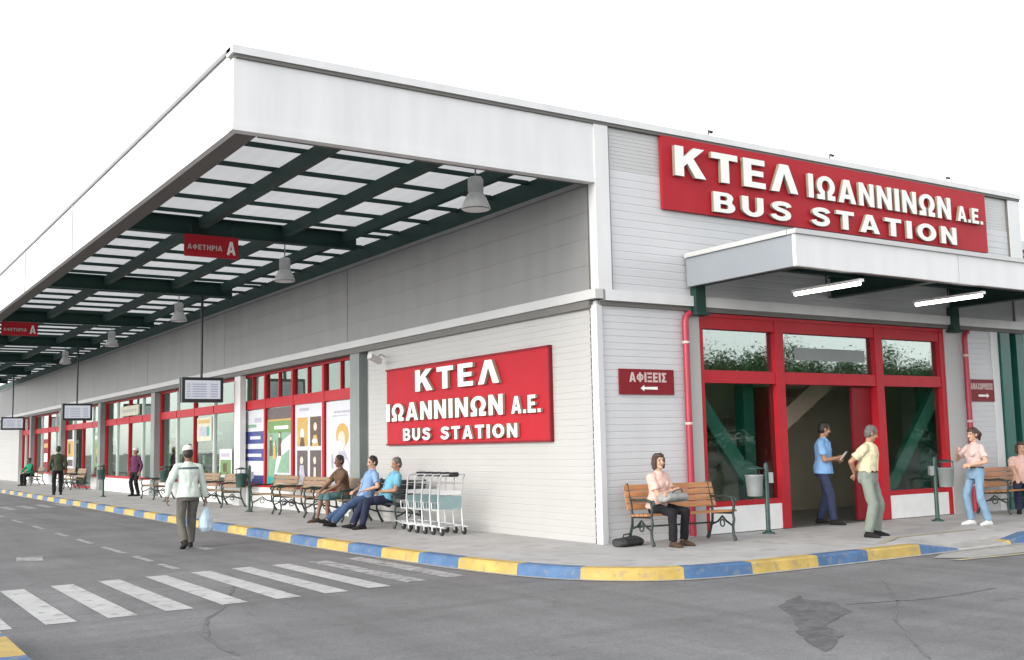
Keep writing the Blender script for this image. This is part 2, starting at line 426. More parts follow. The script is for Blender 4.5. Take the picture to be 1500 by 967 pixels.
# crosswalk and lane paint
cw = MB()
tops = [(-8.24, 1.62), (-7.67, 1.69), (-7.1, 1.78), (-6.53, 1.87), (-5.94, 1.93), (-5.34, 2.0), (-4.76, 2.08), (-4.2, 2.1), (-3.63, 2.13), (-3.05, 2.2)]
bots = [-1.42, -1.37, -1.34, -1.27, -1.2, -1.19, -1.14, -1.06, -0.9, -0.82]
for k, ((x, yt), yb) in enumerate(zip(tops, bots)):
    cw.sheet([(x - 0.02, yb), (x + 0.26, yb), (x + 0.26, yt), (x - 0.0, yt)], -0.136, 1 if k > 7 else 0)
struct('crosswalk_marking', cw, ['road_paint', 'road_paint_worn'])
lm = MB()
def dash(x, ya, yb, w=0.11, mi=0): lm.sheet([(x - w / 2, ya), (x + w / 2, ya), (x + w / 2, yb), (x - w / 2, yb)], -0.136, mi)
for ya, yb in ((2.55, 3.4), (3.8, 4.85), (5.5, 6.95), (7.85, 9.1), (10.0, 11.1), (12.6, 13.9), (15.4, 16.8), (18.3, 19.8)): dash(-5.36, ya, yb, 0.11, 1)
lm.sheet([(-6.95, 5.35), (-6.6, 5.2), (-6.5, 5.9), (-6.85, 6.05)], -0.136, 1)
lm.sheet([(-4.2, 5.1), (-4.0, 5.1), (-4.1, 6.1), (-4.25, 6.1)], -0.136, 1)
for k in range(4): lm.sheet([(-4.7 + k * 0.55, 22 + 0.2 * k), (-4.45 + k * 0.55, 22 + 0.2 * k), (-4.45 + k * 0.55, 24.3 + 0.2 * k), (-4.7 + k * 0.55, 24.3 + 0.2 * k)], -0.136, 1)
struct('lane_marking', lm, ['road_paint', 'road_paint_worn'])
pt = MB()
pts = [(-1.05, -4.55), (-1.25, -4.75), (-1.2, -5.15), (-1.5, -5.62), (-1.85, -5.75), (-2.25, -5.95), (-2.45, -6.3), (-3.15, -6.75), (-3.05, -6.5), (-2.6, -5.95), (-2.15, -5.5), (-1.75, -4.95), (-1.35, -4.75)]
rp = []
for i, (x, y) in enumerate(pts):
    x2, y2 = pts[(i + 1) % len(pts)]
    for k in range(6):
        t = k / 6; q = Vector((x + (x2 - x) * t, y + (y2 - y) * t, 0)); nn = mnoise.noise_vector(q * 6) * 0.05
        rp.append((q.x + nn.x, q.y + nn.y))
pt.sheet(rp, -0.137)
struct('road_patch', pt, 'asphalt_dark')
# sealed cracks
ck = MB()
def crack(pp, w):
    P = catmull(pp, 0.08); L = []; Rr = []
    for i, (x, y) in enumerate(P):
        a = P[max(i - 1, 0)]; b = P[min(i + 1, len(P) - 1)]
        d = Vector((b[0] - a[0], b[1] - a[1])).normalized()
        nz = mnoise.noise(Vector((x * 3, y * 3, 1))); j = mnoise.noise(Vector((x * 2, y * 2, 5))) * 0.05
        ww = w * (0.7 + 0.6 * nz)
        L.append((x - d.y * (ww + j), y + d.x * (ww + j), -0.1365)); Rr.append((x + d.y * (ww - j), y - d.x * (ww - j), -0.1365))
    for i in range(len(P) - 1): ck.add([L[i], L[i + 1], Rr[i + 1], Rr[i]], [(0, 1, 2, 3)])
crack([(-4.95, 1.6), (-5.3, 0.4), (-5.75, -0.7), (-6.1, -1.6), (-6.45, -2.2), (-6.7, -3.2), (-6.75, -4.0)], 0.028)
crack([(0.5, -4.4), (-0.6, -5.4), (-1.5, -6.1), (-2.65, -7.2), (-3.5, -8)], 0.012)
crack([(-1.2, -5.3), (-0.4, -5.55), (0.8, -5.6)], 0.02)
struct('road_crack', ck, 'asphalt_seam')

# traffic island at lower left
ti = MB(); cx, cy, hw, hl, rad = -9.72, -3.5, 1.5, 2.0, 1.0
ring = []
for (sx, sy, t0) in ((1, 1, 0), (-1, 1, 90), (-1, -1, 180), (1, -1, 270)):
    for k in range(9):
        t = R(t0 + k * 90 / 8); ring.append((cx + sx * (hw - rad) + rad * math.cos(t), cy + sy * (hl - rad) + rad * math.sin(t)))
fine = []
for i in range(len(ring)):
    a, b = Vector(ring[i]), Vector(ring[(i + 1) % len(ring)]); n = max(1, int((b - a).length / 0.2))
    fine += [tuple(a + (b - a) * k / n) for k in range(n)]
ins = [(cx + (x - cx) * (hw - 0.2) / hw, cy + (y - cy) * (hl - 0.2) / hl) for x, y in fine]
acc = 0.35
for i in range(len(fine)):
    j = (i + 1) % len(fine); a, b, c, d = fine[i], fine[j], ins[j], ins[i]
    mi = int(acc / 0.95) % 2; acc += math.dist(a, b)
    ti.add([(*a, -0.138), (*b, -0.138), (*b, -0.0), (*a, -0.0)], [(0, 1, 2, 3)], mi)
    ti.add([(*a, 0), (*b, 0), (*c, 0), (*d, 0)], [(0, 1, 2, 3)], mi)
ti.add([(*p, 0.0) for p in ins], [tuple(range(len(ins)))], 2)
struct('traffic_island', ti, ['kerb_yellow', 'kerb_blue', 'pavement'])

# ------------------------------------------------------------------ the station building
H1, H2, H3 = 3.54, 5.30, 6.34
W = 10.96; D = 5.5; LEN = 76.0; CAN = 60.0
st = empty('bus_station', 'long white metal clad bus station with red framed shopfronts and corner entrance', 'building')
# low walls
b = MB()
ribbed(b, FR, 0.0, 1.72, 0.0, H1, 0.0, -0.18)
b.build('wall', 'wall_white_cool', st)
b = MB()
ribbed(b, FR, 8.72, 9.72, 0.0, H1, 0.0, -0.18)
b.build('wall', 'wall_white_cool', st)
b = MB()
ribbed(b, SD, 0.121, 7.75, 0.0, H1, 0.0, -0.18, 0.1, 0.004)
b.build('wall', 'wall_white', st)
b = MB()
fbox(b, FR, -0.03, 0.07, -0.12, 0.03, 0.0, H1 - 0.06)
b.build('corner_trim', 'wall_white_cool', st)
b = MB(); fbox(b, FR, 9.722, 9.96, -0.15, 0.02, 0.0, H1)
b.build('corner_trim', 'trim_white', st)
b = MB(); ribbed(b, SD, 52.0, LEN, 0.0, H1, 0.02, -0.18, 0.2)
b.build('wall', 'wall_white', st)
# drip flashing under the band
b = MB()
fbox(b, FR, 0.10, W, -0.05, 0.10, H1, H1 + 0.16)
b.build('flashing', 'trim_white', st)
b = MB(); fbox(b, SD, -0.10, LEN, -0.05, 0.10, H1 + 0.02, H1 + 0.162); b.build('flashing', 'panel_grey', st)
b = MB()
fbox(b, FR, 0.02, W, -0.15, 0.045, H1 - 0.07, H1 - 0.002); fbox(b, SD, 0.1, LEN, -0.15, 0.07, H1 - 0.10, H1 + 0.018)
b.build('drip_channel', 'trim_shadow', st)
# upper cladding, entrance side: ribbed, upper strip greyer, shade put into its colour
b = MB()
ribbed(b, FR, 0.24, 10.56, H1 + 0.16, 5.55, 0.03, -0.1, 0.12, 0.005); b.build('cladding', 'wall_white_cool', st)
b = MB()
ribbed(b, FR, 0.24, 10.56, 5.552, H3 - 0.14, 0.02, -0.1, 0.06, 0.005); b.build('cladding', 'panel_grey', st)
b = MB()
fbox(b, FR, -0.02, 0.24, -0.1, 0.075, H1 + 0.163, H3 - 0.12)
b.build('pilaster', 'trim_white', st)
b = MB(); fbox(b, FR, 10.56, W, -0.1, 0.07, H1 + 0.163, H3 - 0.12)
b.build('pilaster', 'trim_white', st)
b = MB(); fbox(b, FR, 0.25, 0.27, 0.03, 0.055, H1 + 0.17, H3 - 0.14); fbox(b, FR, 10.53, 10.558, 0.0, 0.055, H1 + 0.17, H3 - 0.14)
b.build('shadow_joint', 'trim_shadow', st)
# upper band, platform side: smooth panels of about eight metres
joints = [0.12] + [0.5 + 8.2 * k for k in range(1, 9)] + [LEN]
for a, c in zip(joints[:-1], joints[1:]):
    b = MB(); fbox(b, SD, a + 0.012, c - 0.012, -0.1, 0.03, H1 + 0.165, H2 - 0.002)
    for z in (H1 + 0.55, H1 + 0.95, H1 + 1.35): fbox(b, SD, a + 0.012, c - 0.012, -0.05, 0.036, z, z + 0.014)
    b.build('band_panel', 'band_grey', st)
b = MB(); fbox(b, SD, 0.08, LEN, -0.2, 0.018, H1 + 0.2, H2); b.build('band_backing', 'trim_shadow', st)
b = MB(); fbox(b, SD, 0.12, LEN, -0.82, 0.06, H2, H2 + 0.07); b.build('band_cap', 'band_grey', st)
b = MB(); fbox(b, SD, 0.12, LEN, -0.84, -0.76, H2 + 0.072, 6.04); b.build('gutter_beam', 'steel_green', st)
# parapet cap
b = MB()
fbox(b, FR, -D - 0.03, W + 0.03, -0.12, 0.11, H3 - 0.10, H3); b.build('parapet_cap', 'trim_white', st)
b = MB(); fbox(b, FR, -D + 0.02, W, 0.0, 0.085, H3 - 0.145, H3 - 0.102); b.build('cap_joint', 'trim_shadow', st)
# roof, back and floor
b = MB(); b.box((0.86, 0.15, 5.985), (W, 8.0, 6.15)); b.box((4.9, 8.001, 5.985), (W, LEN, 6.15)); b.box((0.86, 8.001, 5.985), (1.0, LEN, 6.15)); b.build('roof', 'panel_grey', st)
b = MB(); b.sheet([(0.95, 8.002), (4.95, 8.002), (4.95, LEN), (0.95, LEN)], 6.17); b.build('roof_light', 'roof_sheet', st)  # added out of view, lets daylight in to brighten the shops
b = MB(); b.box((W - 0.2, 0.02, 0), (W - 0.01, LEN, 5.98)); b.box((0.3, LEN - 0.2, 0), (W - 0.21, LEN - 0.01, 5.98)); b.build('rear_wall', 'wall_white', st)
b = MB(); b.sheet([(0.35, 0.05), (W - 0.21, 0.05), (W - 0.21, LEN - 0.2), (0.35, LEN - 0.2)], 0.008); b.build('interior_floor', 'interior_floor', st)
b = MB(); b.box((0.3, 0.25, H1 + 0.02), (W - 0.21, 7.9, H1 + 0.12)); b.build('ceiling', 'interior_ceiling', st)
b = MB(); b.box((5.5, 7.9, 0.01), (5.65, LEN - 0.21, 5.98)); b.box((0.42, 7.7, 0.01), (W - 0.22, 7.88, H1)); b.build('partition', 'interior_wall', st)
b = MB(); b.box((0.20, 2.9, 0.01), (W - 0.22, 3.0, H1)); b.build('hall_back_wall', 'interior_dark', st)
b = MB()
for k in range(9):
    b.box((2.6 + 0.42 * k, 1.3, 0.2 + 0.26 * k), (3.1 + 0.42 * k, 2.7, 0.32 + 0.26 * k))
b.bar((2.4, 1.25, 0.1), (6.4, 1.25, 2.55), 0.1, 0.34); b.build('stair', 'interior_dark', st)
# columns on the platform side
colm = []
for k in range(1, 7):
    y = 0.36 + 8.0 * k - (0.55 if k == 2 else 0)
    b = MB(); fbox(b, SD, y - 0.24, y + 0.22, -0.12 if k == 2 else -0.42, 0.035, 0.0, H1 - 0.075)
    fbox(b, SD, y - 0.275, y + 0.255, -0.13 if k == 2 else -0.43, 0.06, 0.0, 0.12)
    b.build('column', 'trim_white' if k == 2 else 'column_grey', st)
b = MB(); fbox(b, SD, 7.752, 8.118, -0.3, -0.15, 0.0, H1 - 0.08); b.build('recess_shade_panel', 'column_grey', st)  # added sheet standing for the dark gap beside the column
# shopfronts between the columns
doors = {3: (1, 2)}
GX = -0.22     # glass set back behind the wall plane
for k in range(0, 6):
    ya = 8.58 + 8.0 * k; yb = ya + 7.54
    if k == 5: yb = 52.0
    n = 4
    e = [ya + (yb - ya) * i / n for i in range(n + 1)]
    fr = MB()
    t = 0.055 if k == 0 else 0.034
    for i, y in enumerate(e):
        y0 = max(ya, y - t); y1 = min(yb, y + t)
        if k > 0 and i in (1, 3): continue
        fbox(fr, SD, y0, y1, GX - 0.06, GX + 0.07, 0.5, H1 - 0.08)
    for i in range(n):
        y0 = (ya if i == 0 else e[i]) + t; y1 = (yb if i == n - 1 else e[i + 1]) - t
        for z0, z1 in ((0.5, 0.58), (2.52, 2.76), (H1 - 0.16, H1 - 0.08)):
            if z0 == 0.5 and i in doors.get(k, ()): z0, z1 = 0.012, 0.08
            fbox(fr, SD, y0, y1, GX - 0.055, GX + 0.06, z0, z1)
        ym_ = (y0 + y1) / 2
        if k == 0: fbox(fr, SD, ym_ - 0.02, ym_ + 0.02, GX - 0.05, GX + 0.05, 2.76, H1 - 0.16)
    fo = fr.build('shopfront', 'red_frame', st)
    if k > 0:
        for i in (1, 3):
            for z0, z1 in ((0.582 if i not in doors.get(k, ()) else 0.09, 2.518), (2.762, H1 - 0.162)):
                q = MB(); fbox(q, SD, e[i] - 0.03, e[i] + 0.03, GX - 0.05, GX + 0.055, z0, z1); q.build('mullion', 'trim_white', fo)
    for i in range(n):
        y0 = (ya if i == 0 else e[i]) + t; y1 = (yb if i == n - 1 else e[i + 1]) - t
        isd = i in doors.get(k, ())
        if isd and i == 2:
            pass
        else:
            p = MB(); fbox(p, SD, y0, y1, GX - 0.004, GX + 0.004, 0.08 if isd else 0.58, 2.52); p.build('pane', 'window_glass', fo)
        p = MB(); fbox(p, SD, y0, y1, GX - 0.004, GX + 0.004, 2.76, H1 - 0.16); p.build('pane', 'window_glass', fo)
    lw = MB()
    for i in range(n):
        if i in doors.get(k, ()): continue
        fbox(lw, SD, e[i] + 0.002, e[i + 1] - 0.002, GX - 0.1, GX + 0.09, 0.0, 0.498)
    lw.build('plinth', 'white_paint', fo)
# entrance, set in the short facade
en = MB(); EY = -0.10
for x0, x1 in ((2.0, 2.09), (3.70, 3.90), (6.24, 6.44), (8.12, 8.24)):
    fbox(en, FR, x0, x1, EY - 0.07, EY + 0.10, 0.012, 3.40)
for x0, x1 in ((2.09, 3.70), (6.44, 8.12)):
    for z0, z1 in ((0.42, 0.50), (2.36, 2.56), (3.22, 3.40)): fbox(en, FR, x0, x1, EY - 0.06, EY + 0.085, z0, z1)
for z0, z1 in ((2.36, 2.56), (3.22, 3.40)): fbox(en, FR, 3.90, 6.24, EY - 0.06, EY + 0.085, z0, z1)
en_o = en.build('entrance_frame', 'red_frame', st)
for x0, x1 in ((2.09, 3.70), (6.44, 8.12)):
    p = MB(); fbox(p, FR, x0, x1, EY - 0.005, EY + 0.005, 0.50, 2.36); p.build('pane', 'door_glass_clear', en_o)
    p = MB(); fbox(p, FR, x0, x1, EY - 0.005, EY + 0.005, 2.56, 3.22); p.build('pane', 'door_glass', en_o)
    p = MB(); fbox(p, FR, x0, x1, EY - 0.09, EY + 0.09, 0.012, 0.418); p.build('plinth', 'white_paint', en_o)
for x0, x1 in ((3.90, 6.24),):
    p = MB(); fbox(p, FR, x0, x1, EY - 0.005, EY + 0.005, 2.56, 3.22); p.build('pane', 'door_glass', en_o)
dl = MB(); dl.box((5.72, 0.14, 0.03), (6.20, 0.19, 2.34)); do = dl.build('door_leaf', 'red_dark_sign', en_o)
dl = MB(); dl.box((3.92, 0.2, 0.03), (3.98, 1.1, 2.34)); dl.build('door_leaf', 'red_dark_sign', en_o)
b = MB(); fbox(b, FR, 1.74, 1.998, -0.2, 0.02, 0.0, H1 - 0.08); b.build('pier', 'wall_white', st)
b = MB(); fbox(b, FR, 8.242, 8.718, -0.2, 0.02, 0.0, H1 - 0.08)
b.build('pier', 'wall_white', st)
b = MB(); fbox(b, FR, 2.0, 8.24, -0.2, 0.0, 3.402, H1 - 0.08); b.build('lintel', 'red_frame', st)
q = MB(); fbox(q, FR, 4.25, 6.05, EY + 0.006, EY + 0.012, 2.78, 2.99); q.build('glass_band', 'column_grey', en_o)
# green bracing seen through the glass
b = MB()
b.bar((1.95, 0.22, 2.3), (3.45, 0.22, 0.45), 0.10, 0.26); b.bar((8.35, 0.22, 2.45), (6.6, 0.22, 0.45), 0.10, 0.26)
b.box((3.42, 0.5, 0.01), (3.66, 0.7, H1)); b.box((1.75, 0.45, 0.01), (1.98, 0.7, H1)); b.box((8.26, 0.45, 0.01), (8.5, 0.7, H1))
b.build('bracing', 'steel_green_bright', st)
# far right end: green steel posts and a black sheet painting the dark opening between them
b = MB(); fbox(b, FR, 9.985, 10.30, -0.2, 0.06, 0.0, H1 - 0.08); b.build('steel_post', 'steel_green_bright', st)
b = MB(); fbox(b, FR, 10.62, 10.9, -0.25, 0.0, 0.0, H1 - 0.08)
b.build('steel_post', 'steel_green_bright', st)
b = MB(); fbox(b, FR, 10.302, 10.618, -0.24, -0.2, 0.0, H1 - 0.08); b.build('recess_shade_panel', 'black', st)
# drainpipes
for x in (1.66, 8.80):
    b = MB(); b.tube([(x, -0.075, 0.02), (x, -0.075, 3.28), (x + 0.02, -0.075, 3.38), (x + 0.10, -0.075, 3.43)], 0.052, 12)
    dpo = b.build('drainpipe', 'red_pipe', st)
    c = MB()
    for z in (0.5, 1.7, 2.95): c.lathe([(0.057, 0), (0.062, 0.005), (0.062, 0.035), (0.057, 0.04)], (x, -0.075, z), 12)
    c.build('pipe_clip', 'letter_dim', dpo)

# ------------------------------------------------------------------ platform canopy (part of the building)
f = MB()
fbox(f, FR, -D + 0.002, 0.0, -0.08, 0.05, H2, H3 - 0.147)
f.build('canopy_fascia', 'trim_white', st)
f = MB(); fbox(f, FR, -D - 0.012, -0.02, -0.078, 0.065, H2 - 0.004, H2 + 0.09); f.build('fascia_edge', 'trim_white', st)
seams = [0.08, 4.0, 9.45, 14.95, 20.45, 25.95, 31.45, 36.95, 42.45, 47.95, 53.45, CAN]
for a, c in zip(seams[:-1], seams[1:]):
    f = MB(); fbox(f, SD, a + 0.008, c - 0.008, D - 0.08, D, H2, H3 - 0.06); f.build('canopy_fascia', 'trim_white', st)
f = MB(); fbox(f, SD, -0.02, CAN, D - 0.10, D + 0.03, H3 - 0.058, H3 - 0.005); f.build('fascia_cap', 'band_grey', st)
for y in seams[2:-1]:
    f = MB(); fbox(f, SD, y - 0.03, y + 0.03, D + 0.001, D + 0.02, H2 + 0.01, H3 - 0.06); f.build('seam_cover', 'panel_grey', st)
f = MB(); fbox(f, SD, 0.06, CAN, D - 0.36, D - 0.082, H2 + 0.01, H2 + 0.14); f.build('ledge', 'ledge_brown', st)
f = MB(); fbox(f, FR, -D + 0.4, -0.02, -0.22, -0.082, H2 + 0.02, H2 + 0.16); f.build('ledge', 'ledge_brown', st)
ROOFZ = 6.06
for k in range(1, 8):
    y = 8.0 * k + 0.1
    bm_ = MB(); zb = 5.62
    fbox(bm_, SD, y - 0.10, y + 0.10, 0.1, D - 0.1, zb, zb + 0.018); fbox(bm_, SD, y - 0.10, y + 0.10, 0.1, D - 0.1, 5.96, 5.978); fbox(bm_, SD, y - 0.012, y + 0.012, 0.1, D - 0.1, zb + 0.018, 5.96)
    bm_.build('canopy_beam', 'steel_green', st)
ys = [0.05] + [8.1 + 8.0 * k for k in range(7)]
ys[-1] = CAN
for a, c in zip(ys[:-1], ys[1:]):
    for d_, w in ((1.72, 0.14), (3.42, 0.14), (0.42, 0.12)):
        q = MB(); fbox(q, SD, a + 0.11, c - 0.11, d_ - w / 2, d_ + w / 2, 5.74, 5.95); q.build('canopy_joist', 'steel_green', st)
    q = MB(); n = 6
    for i in range(n + 1):
        y = a + 0.3 + (c - a - 0.6) * i / n
        fbox(q, SD, y - 0.03, y + 0.03, -0.755, D - 0.1, 5.982, 6.05)
    q.build('purlins', 'steel_green', st)
    # corrugated translucent sheet
    q = MB(); nx = 90; vs = []; fs = []
    for i in range(nx + 1):
        d_ = -0.80 + (D + 0.70) * i / nx; z = ROOFZ + 0.004 * math.sin(i * math.pi / 2 * 0.999 + 0.4)
        vs += [SD(a + 0.01, d_, z), SD(c - 0.01, d_, z)]
    fs = [(2 * i, 2 * i + 1, 2 * i + 3, 2 * i + 2) for i in range(nx)]
    q.add(vs, fs, 0, True); q.build('skylight_sheet', 'roof_sheet', st)

# ------------------------------------------------------------------ entrance canopy
X0, X1, YF, Z0, Z1 = 1.72, 13.0, 2.30, 3.84, 4.36
for a, c in ((X0, 5.42), (5.44, 9.2), (9.22, X1)):
    q = MB(); fbox(q, FR, a, c, YF - 0.06, YF, Z0, Z1 - 0.07); q.build('porch_fascia', 'trim_white', st)
q = MB(); fbox(q, FR, X0, X0 + 0.06, 0.08, YF - 0.062, Z0, Z1 - 0.07); q.build('porch_fascia', 'panel_bluegrey', st)
q = MB(); fbox(q, FR, X0 - 0.03, X1, YF - 0.12, YF + 0.04, Z1 - 0.068, Z1); fbox(q, FR, X0 - 0.04, X0 + 0.1, 0.08, YF - 0.125, Z1 - 0.069, Z1 - 0.001)
q.build('porch_cap', 'panel_grey', st)
q = MB(); fbox(q, FR, X0 + 0.061, X1, 0.04, YF - 0.061, Z1 - 0.12, Z1 - 0.075); q.build('porch_roof', 'steel_green', st)
q = MB(); fbox(q, FR, X0 + 0.062, X1, YF - 0.2, YF - 0.063, Z0 + 0.01, Z0 + 0.05); q.build('porch_soffit', 'ledge_brown', st)
for x in (1.93, 5.1, 8.45, 11.5):
    q = MB(); q.box((x - 0.09, -YF + 0.21, 3.86), (x + 0.09, -0.05, 3.88)); q.box((x - 0.012, -YF + 0.21, 3.88), (x + 0.012, -0.05, 4.2)); q.box((x - 0.09, -YF + 0.21, 4.2), (x + 0.09, -0.05, 4.22))
    if x != 5.1: q.box((x - 0.1, -0.16, 3.44), (x + 0.1, -0.02, 3.858)); x != 5.1 and q.box((x - 0.14, -0.22, 3.40), (x + 0.14, -0.02, 3.438))
    q.build('porch_beam', 'steel_green', st)
for y in (-0.7, -1.35, -1.95):
    q = MB(); q.box((X0 + 0.1, y - 0.04, 4.11), (X1, y + 0.04, 4.19)); q.build('porch_purlin', 'steel_green', st)

# ------------------------------------------------------------------ neighbouring annex on the right
ax_ = empty('annex', 'lower pale building adjoining the station at the right edge', 'building', (16, 4, 0))
b = MB(); b.box((-4.9, -3.6, 0), (14, 9, 5.3)); b.build('wall', 'wall_white_cool', ax_)
b = MB(); b.box((-5.0, -3.75, 5.302), (14.1, 9.1, 5.5)); b.build('roof_edge', 'trim_white', ax_)
b = MB(); b.box((-4.7, -3.66, 5.05), (14, -3.605, 5.2)); b.build('red_band', 'red_frame', ax_)
b = MB(); b.box((-4.4, -3.63, 0.01), (-1.2, -3.604, 3.0)); b.build('door_opening', 'black', ax_)  # black sheet on the wall, painted dark of an opening

# ------------------------------------------------------------------ lettering
from mathutils.geometry import tessellate_polygon
def _ell(cx_, cy_, rx, ry, a0=0, a1=360, n=28): return [(cx_ + rx * math.cos(R(a0 + (a1 - a0) * k / n)), cy_ + ry * math.sin(R(a0 + (a1 - a0) * k / n))) for k in range(n + (0 if abs(a1 - a0) == 360 else 1))]
def _stroke(pts, w):
    P = catmull(pts, 0.04); L = []; Q = []
    for i, (x, y) in enumerate(P):
        a = P[max(i - 1, 0)]; b = P[min(i + 1, len(P) - 1)]; d = Vector((b[0] - a[0], b[1] - a[1])).normalized()
        L.append((x - d.y * w / 2, y + d.x * w / 2)); Q.append((x + d.y * w / 2, y - d.x * w / 2))
    return L + Q[::-1]
GL = {
 'Ι': [[(0, 0), (.25, 0), (.25, 1), (0, 1)]],
 'Τ': [[(.265, 0), (.515, 0), (.515, .79), (.78, .79), (.78, 1), (0, 1), (0, .79), (.265, .79)]],
 'Ε': [[(0, 0), (.68, 0), (.68, .2), (.25, .2), (.25, .41), (.62, .41), (.62, .6), (.25, .6), (.25, .8), (.67, .8), (.67, 1), (0, 1)]],
 'Κ': [[(0, 0), (.25, 0), (.25, .33), (.35, .45), (.57, 0), (.88, 0), (.53, .64), (.85, 1), (.54, 1), (.25, .66), (.25, 1), (0, 1)]],
 'Λ': [[(0, 0), (.25, 0), (.44, .68), (.63, 0), (.88, 0), (.58, 1), (.30, 1)]],
 'Α': [[(0, 0), (.25, 0), (.30, .18), (.60, .18), (.65, 0), (.9, 0), (.59, 1), (.31, 1)], [(.355, .37), (.545, .37), (.45, .73)]],
 'Ν': [[(0, 0), (.23, 0), (.23, .6), (.57, 0), (.80, 0), (.80, 1), (.57, 1), (.57, .4), (.23, 1), (0, 1)]],
 'O': [_ell(.48, .5, .48, .51), _ell(.48, .5, .225, .29)],
 'U': [[(0, 1), (.24, 1), (.24, .42)] + _ell(.4, .40, .16, .20, 180, 360, 12) + [(.56, .42), (.56, 1), (.8, 1), (.8, .38)] + _ell(.4, .38, .4, .39, 0, -180, 20)],
 'B': [[(0, 0)] + [(.45, 0)] + _ell(.46, .285, .31, .285, -90, 50, 12) + _ell(.44, .755, .27, .245, -30, 90, 10) + [(0, 1)], [(.24, .18), (.24, .42)] + _ell(.42, .30, .10, .12, 90, -90, 8), [(.24, .60), (.24, .82)] + _ell(.41, .71, .09, .11, 90, -90, 8)],
 'S': [_stroke([(.70, .74), (.62, .86), (.40, .895), (.18, .83), (.145, .70), (.26, .59), (.46, .52), (.62, .42), (.64, .25), (.50, .125), (.28, .11), (.12, .19), (.07, .30)], .22)],
 'Ω': [[(0, 0), (.38, 0), (.38, .25)] + _ell(.45, .585, .20, .235, 250, -70, 24) + [(.52, .25), (.52, 0), (.9, 0), (.9, .2), (.74, .2)] + _ell(.45, .58, .45, .425, -50, 230, 34) + [(.16, .2), (0, .2)]],
 'Ξ': [[(0, 0), (.66, 0), (.66, .2), (0, .2)], [(.06, .4), (.6, .4), (.6, .6), (.06, .6)], [(0, .8), (.66, .8), (.66, 1), (0, 1)]],
 'Σ': [[(0, 0), (.66, 0), (.66, .2), (.33, .2), (.52, .5), (.33, .8), (.66, .8), (.66, 1), (0, 1), (0, .84), (.24, .5), (0, .16)]],
 'Χ': [[(0, 0), (.28, 0), (.43, .3), (.58, 0), (.87, 0), (.58, .51), (.85, 1), (.57, 1), (.43, .71), (.29, 1), (.02, 1), (.28, .51)]],
 'Η': [[(0, 0), (.24, 0), (.24, .4), (.56, .4), (.56, 0), (.8, 0), (.8, 1), (.56, 1), (.56, .61), (.24, .61), (.24, 1), (0, 1)]],
 'Ρ': [[(0, 0), (.25, 0), (.25, .36), (.42, .36)] + _ell(.43, .68, .32, .32, -85, 85, 14) + [(.42, 1), (0, 1)], [(.25, .56), (.25, .81)] + _ell(.4, .685, .1, .12, 80, -80, 8)],
 'Φ': [[(.37, 0), (.59, 0), (.59, .15)] + _ell(.48, .5, .48, .36, -70, 70, 16) + [(.59, .85), (.59, 1), (.37, 1), (.37, .85)] + _ell(.48, .5, .48, .36, 110, 250, 16) + [(.37, .15)], _ell(.48, .5, .26, .19, 116, 244, 10), _ell(.48, .5, .26, .19, -64, 64, 10)],
 '.': [[(0, 0), (.24, 0), (.24, .24), (0, .24)]],
}
for a_, b_ in (('T', 'Τ'), ('A', 'Α'), ('I', 'Ι'), ('N', 'Ν'), ('E', 'Ε')): GL[a_] = GL[b_]
_letter_cache = {}
def glyph(ch):
    if ch in _letter_cache: return _letter_cache[ch]
    if ch in GL:
        loops = [[Vector((x, y, 0)) for x, y in lp_] for lp_ in GL[ch]]
        tris = tessellate_polygon(loops)
        v = np.array([tuple(p) for lp_ in loops for p in lp_]); f = [tuple(t) for t in tris]
        _letter_cache[ch] = (v, f); return v, f
    cu = bpy.data.curves.new('glyph', 'FONT'); cu.body = ch; cu.size = 1.0; cu.resolution_u = 4
    o = bpy.data.objects.new('glyph', cu); COL.objects.link(o)
    dg = bpy.context.evaluated_depsgraph_get(); dg.update()
    me = bpy.data.meshes.new_from_object(o.evaluated_get(dg))
    v = np.array([tuple(p.co) for p in me.vertices]); f = [tuple(p.vertices) for p in me.polygons]
    bpy.data.objects.remove(o); bpy.data.curves.remove(cu); bpy.data.meshes.remove(me)
    _letter_cache[ch] = (v, f); return v, f
def letter_obj(ch, parent, F, u0, u1, z0, z1, d, th, mats, flip=False, name='letter'):
    v, f = glyph(ch)
    lo, hi = v.min(0), v.max(0)
    us = (v[:, 0] - lo[0]) / max(1e-6, hi[0] - lo[0]); zs = (v[:, 1] - lo[1]) / max(1e-6, hi[1] - lo[1])
    if flip: us = 1 - us
    U = u0 + us * (u1 - u0); Z = z0 + zs * (z1 - z0)
    n = len(v)
    vs = [F(U[i], d + th, Z[i]) for i in range(n)] + [F(U[i], d, Z[i]) for i in range(n)]
    edges = {}
    for fa in f:
        for a, b_ in zip(fa, fa[1:] + fa[:1]):
            kx = (min(a, b_), max(a, b_)); edges[kx] = edges.get(kx, 0) + 1
    mb = MB(); mb.add(vs, f, 0)
    mb.add(vs, [(a, b_, b_ + n, a + n) for (a, b_), c in edges.items() if c == 1], 1 if len(mats) > 1 else 0)
    mb.add(vs, [tuple(i + n for i in fa) for fa in f], 0)
    return mb.build(name, mats, parent)
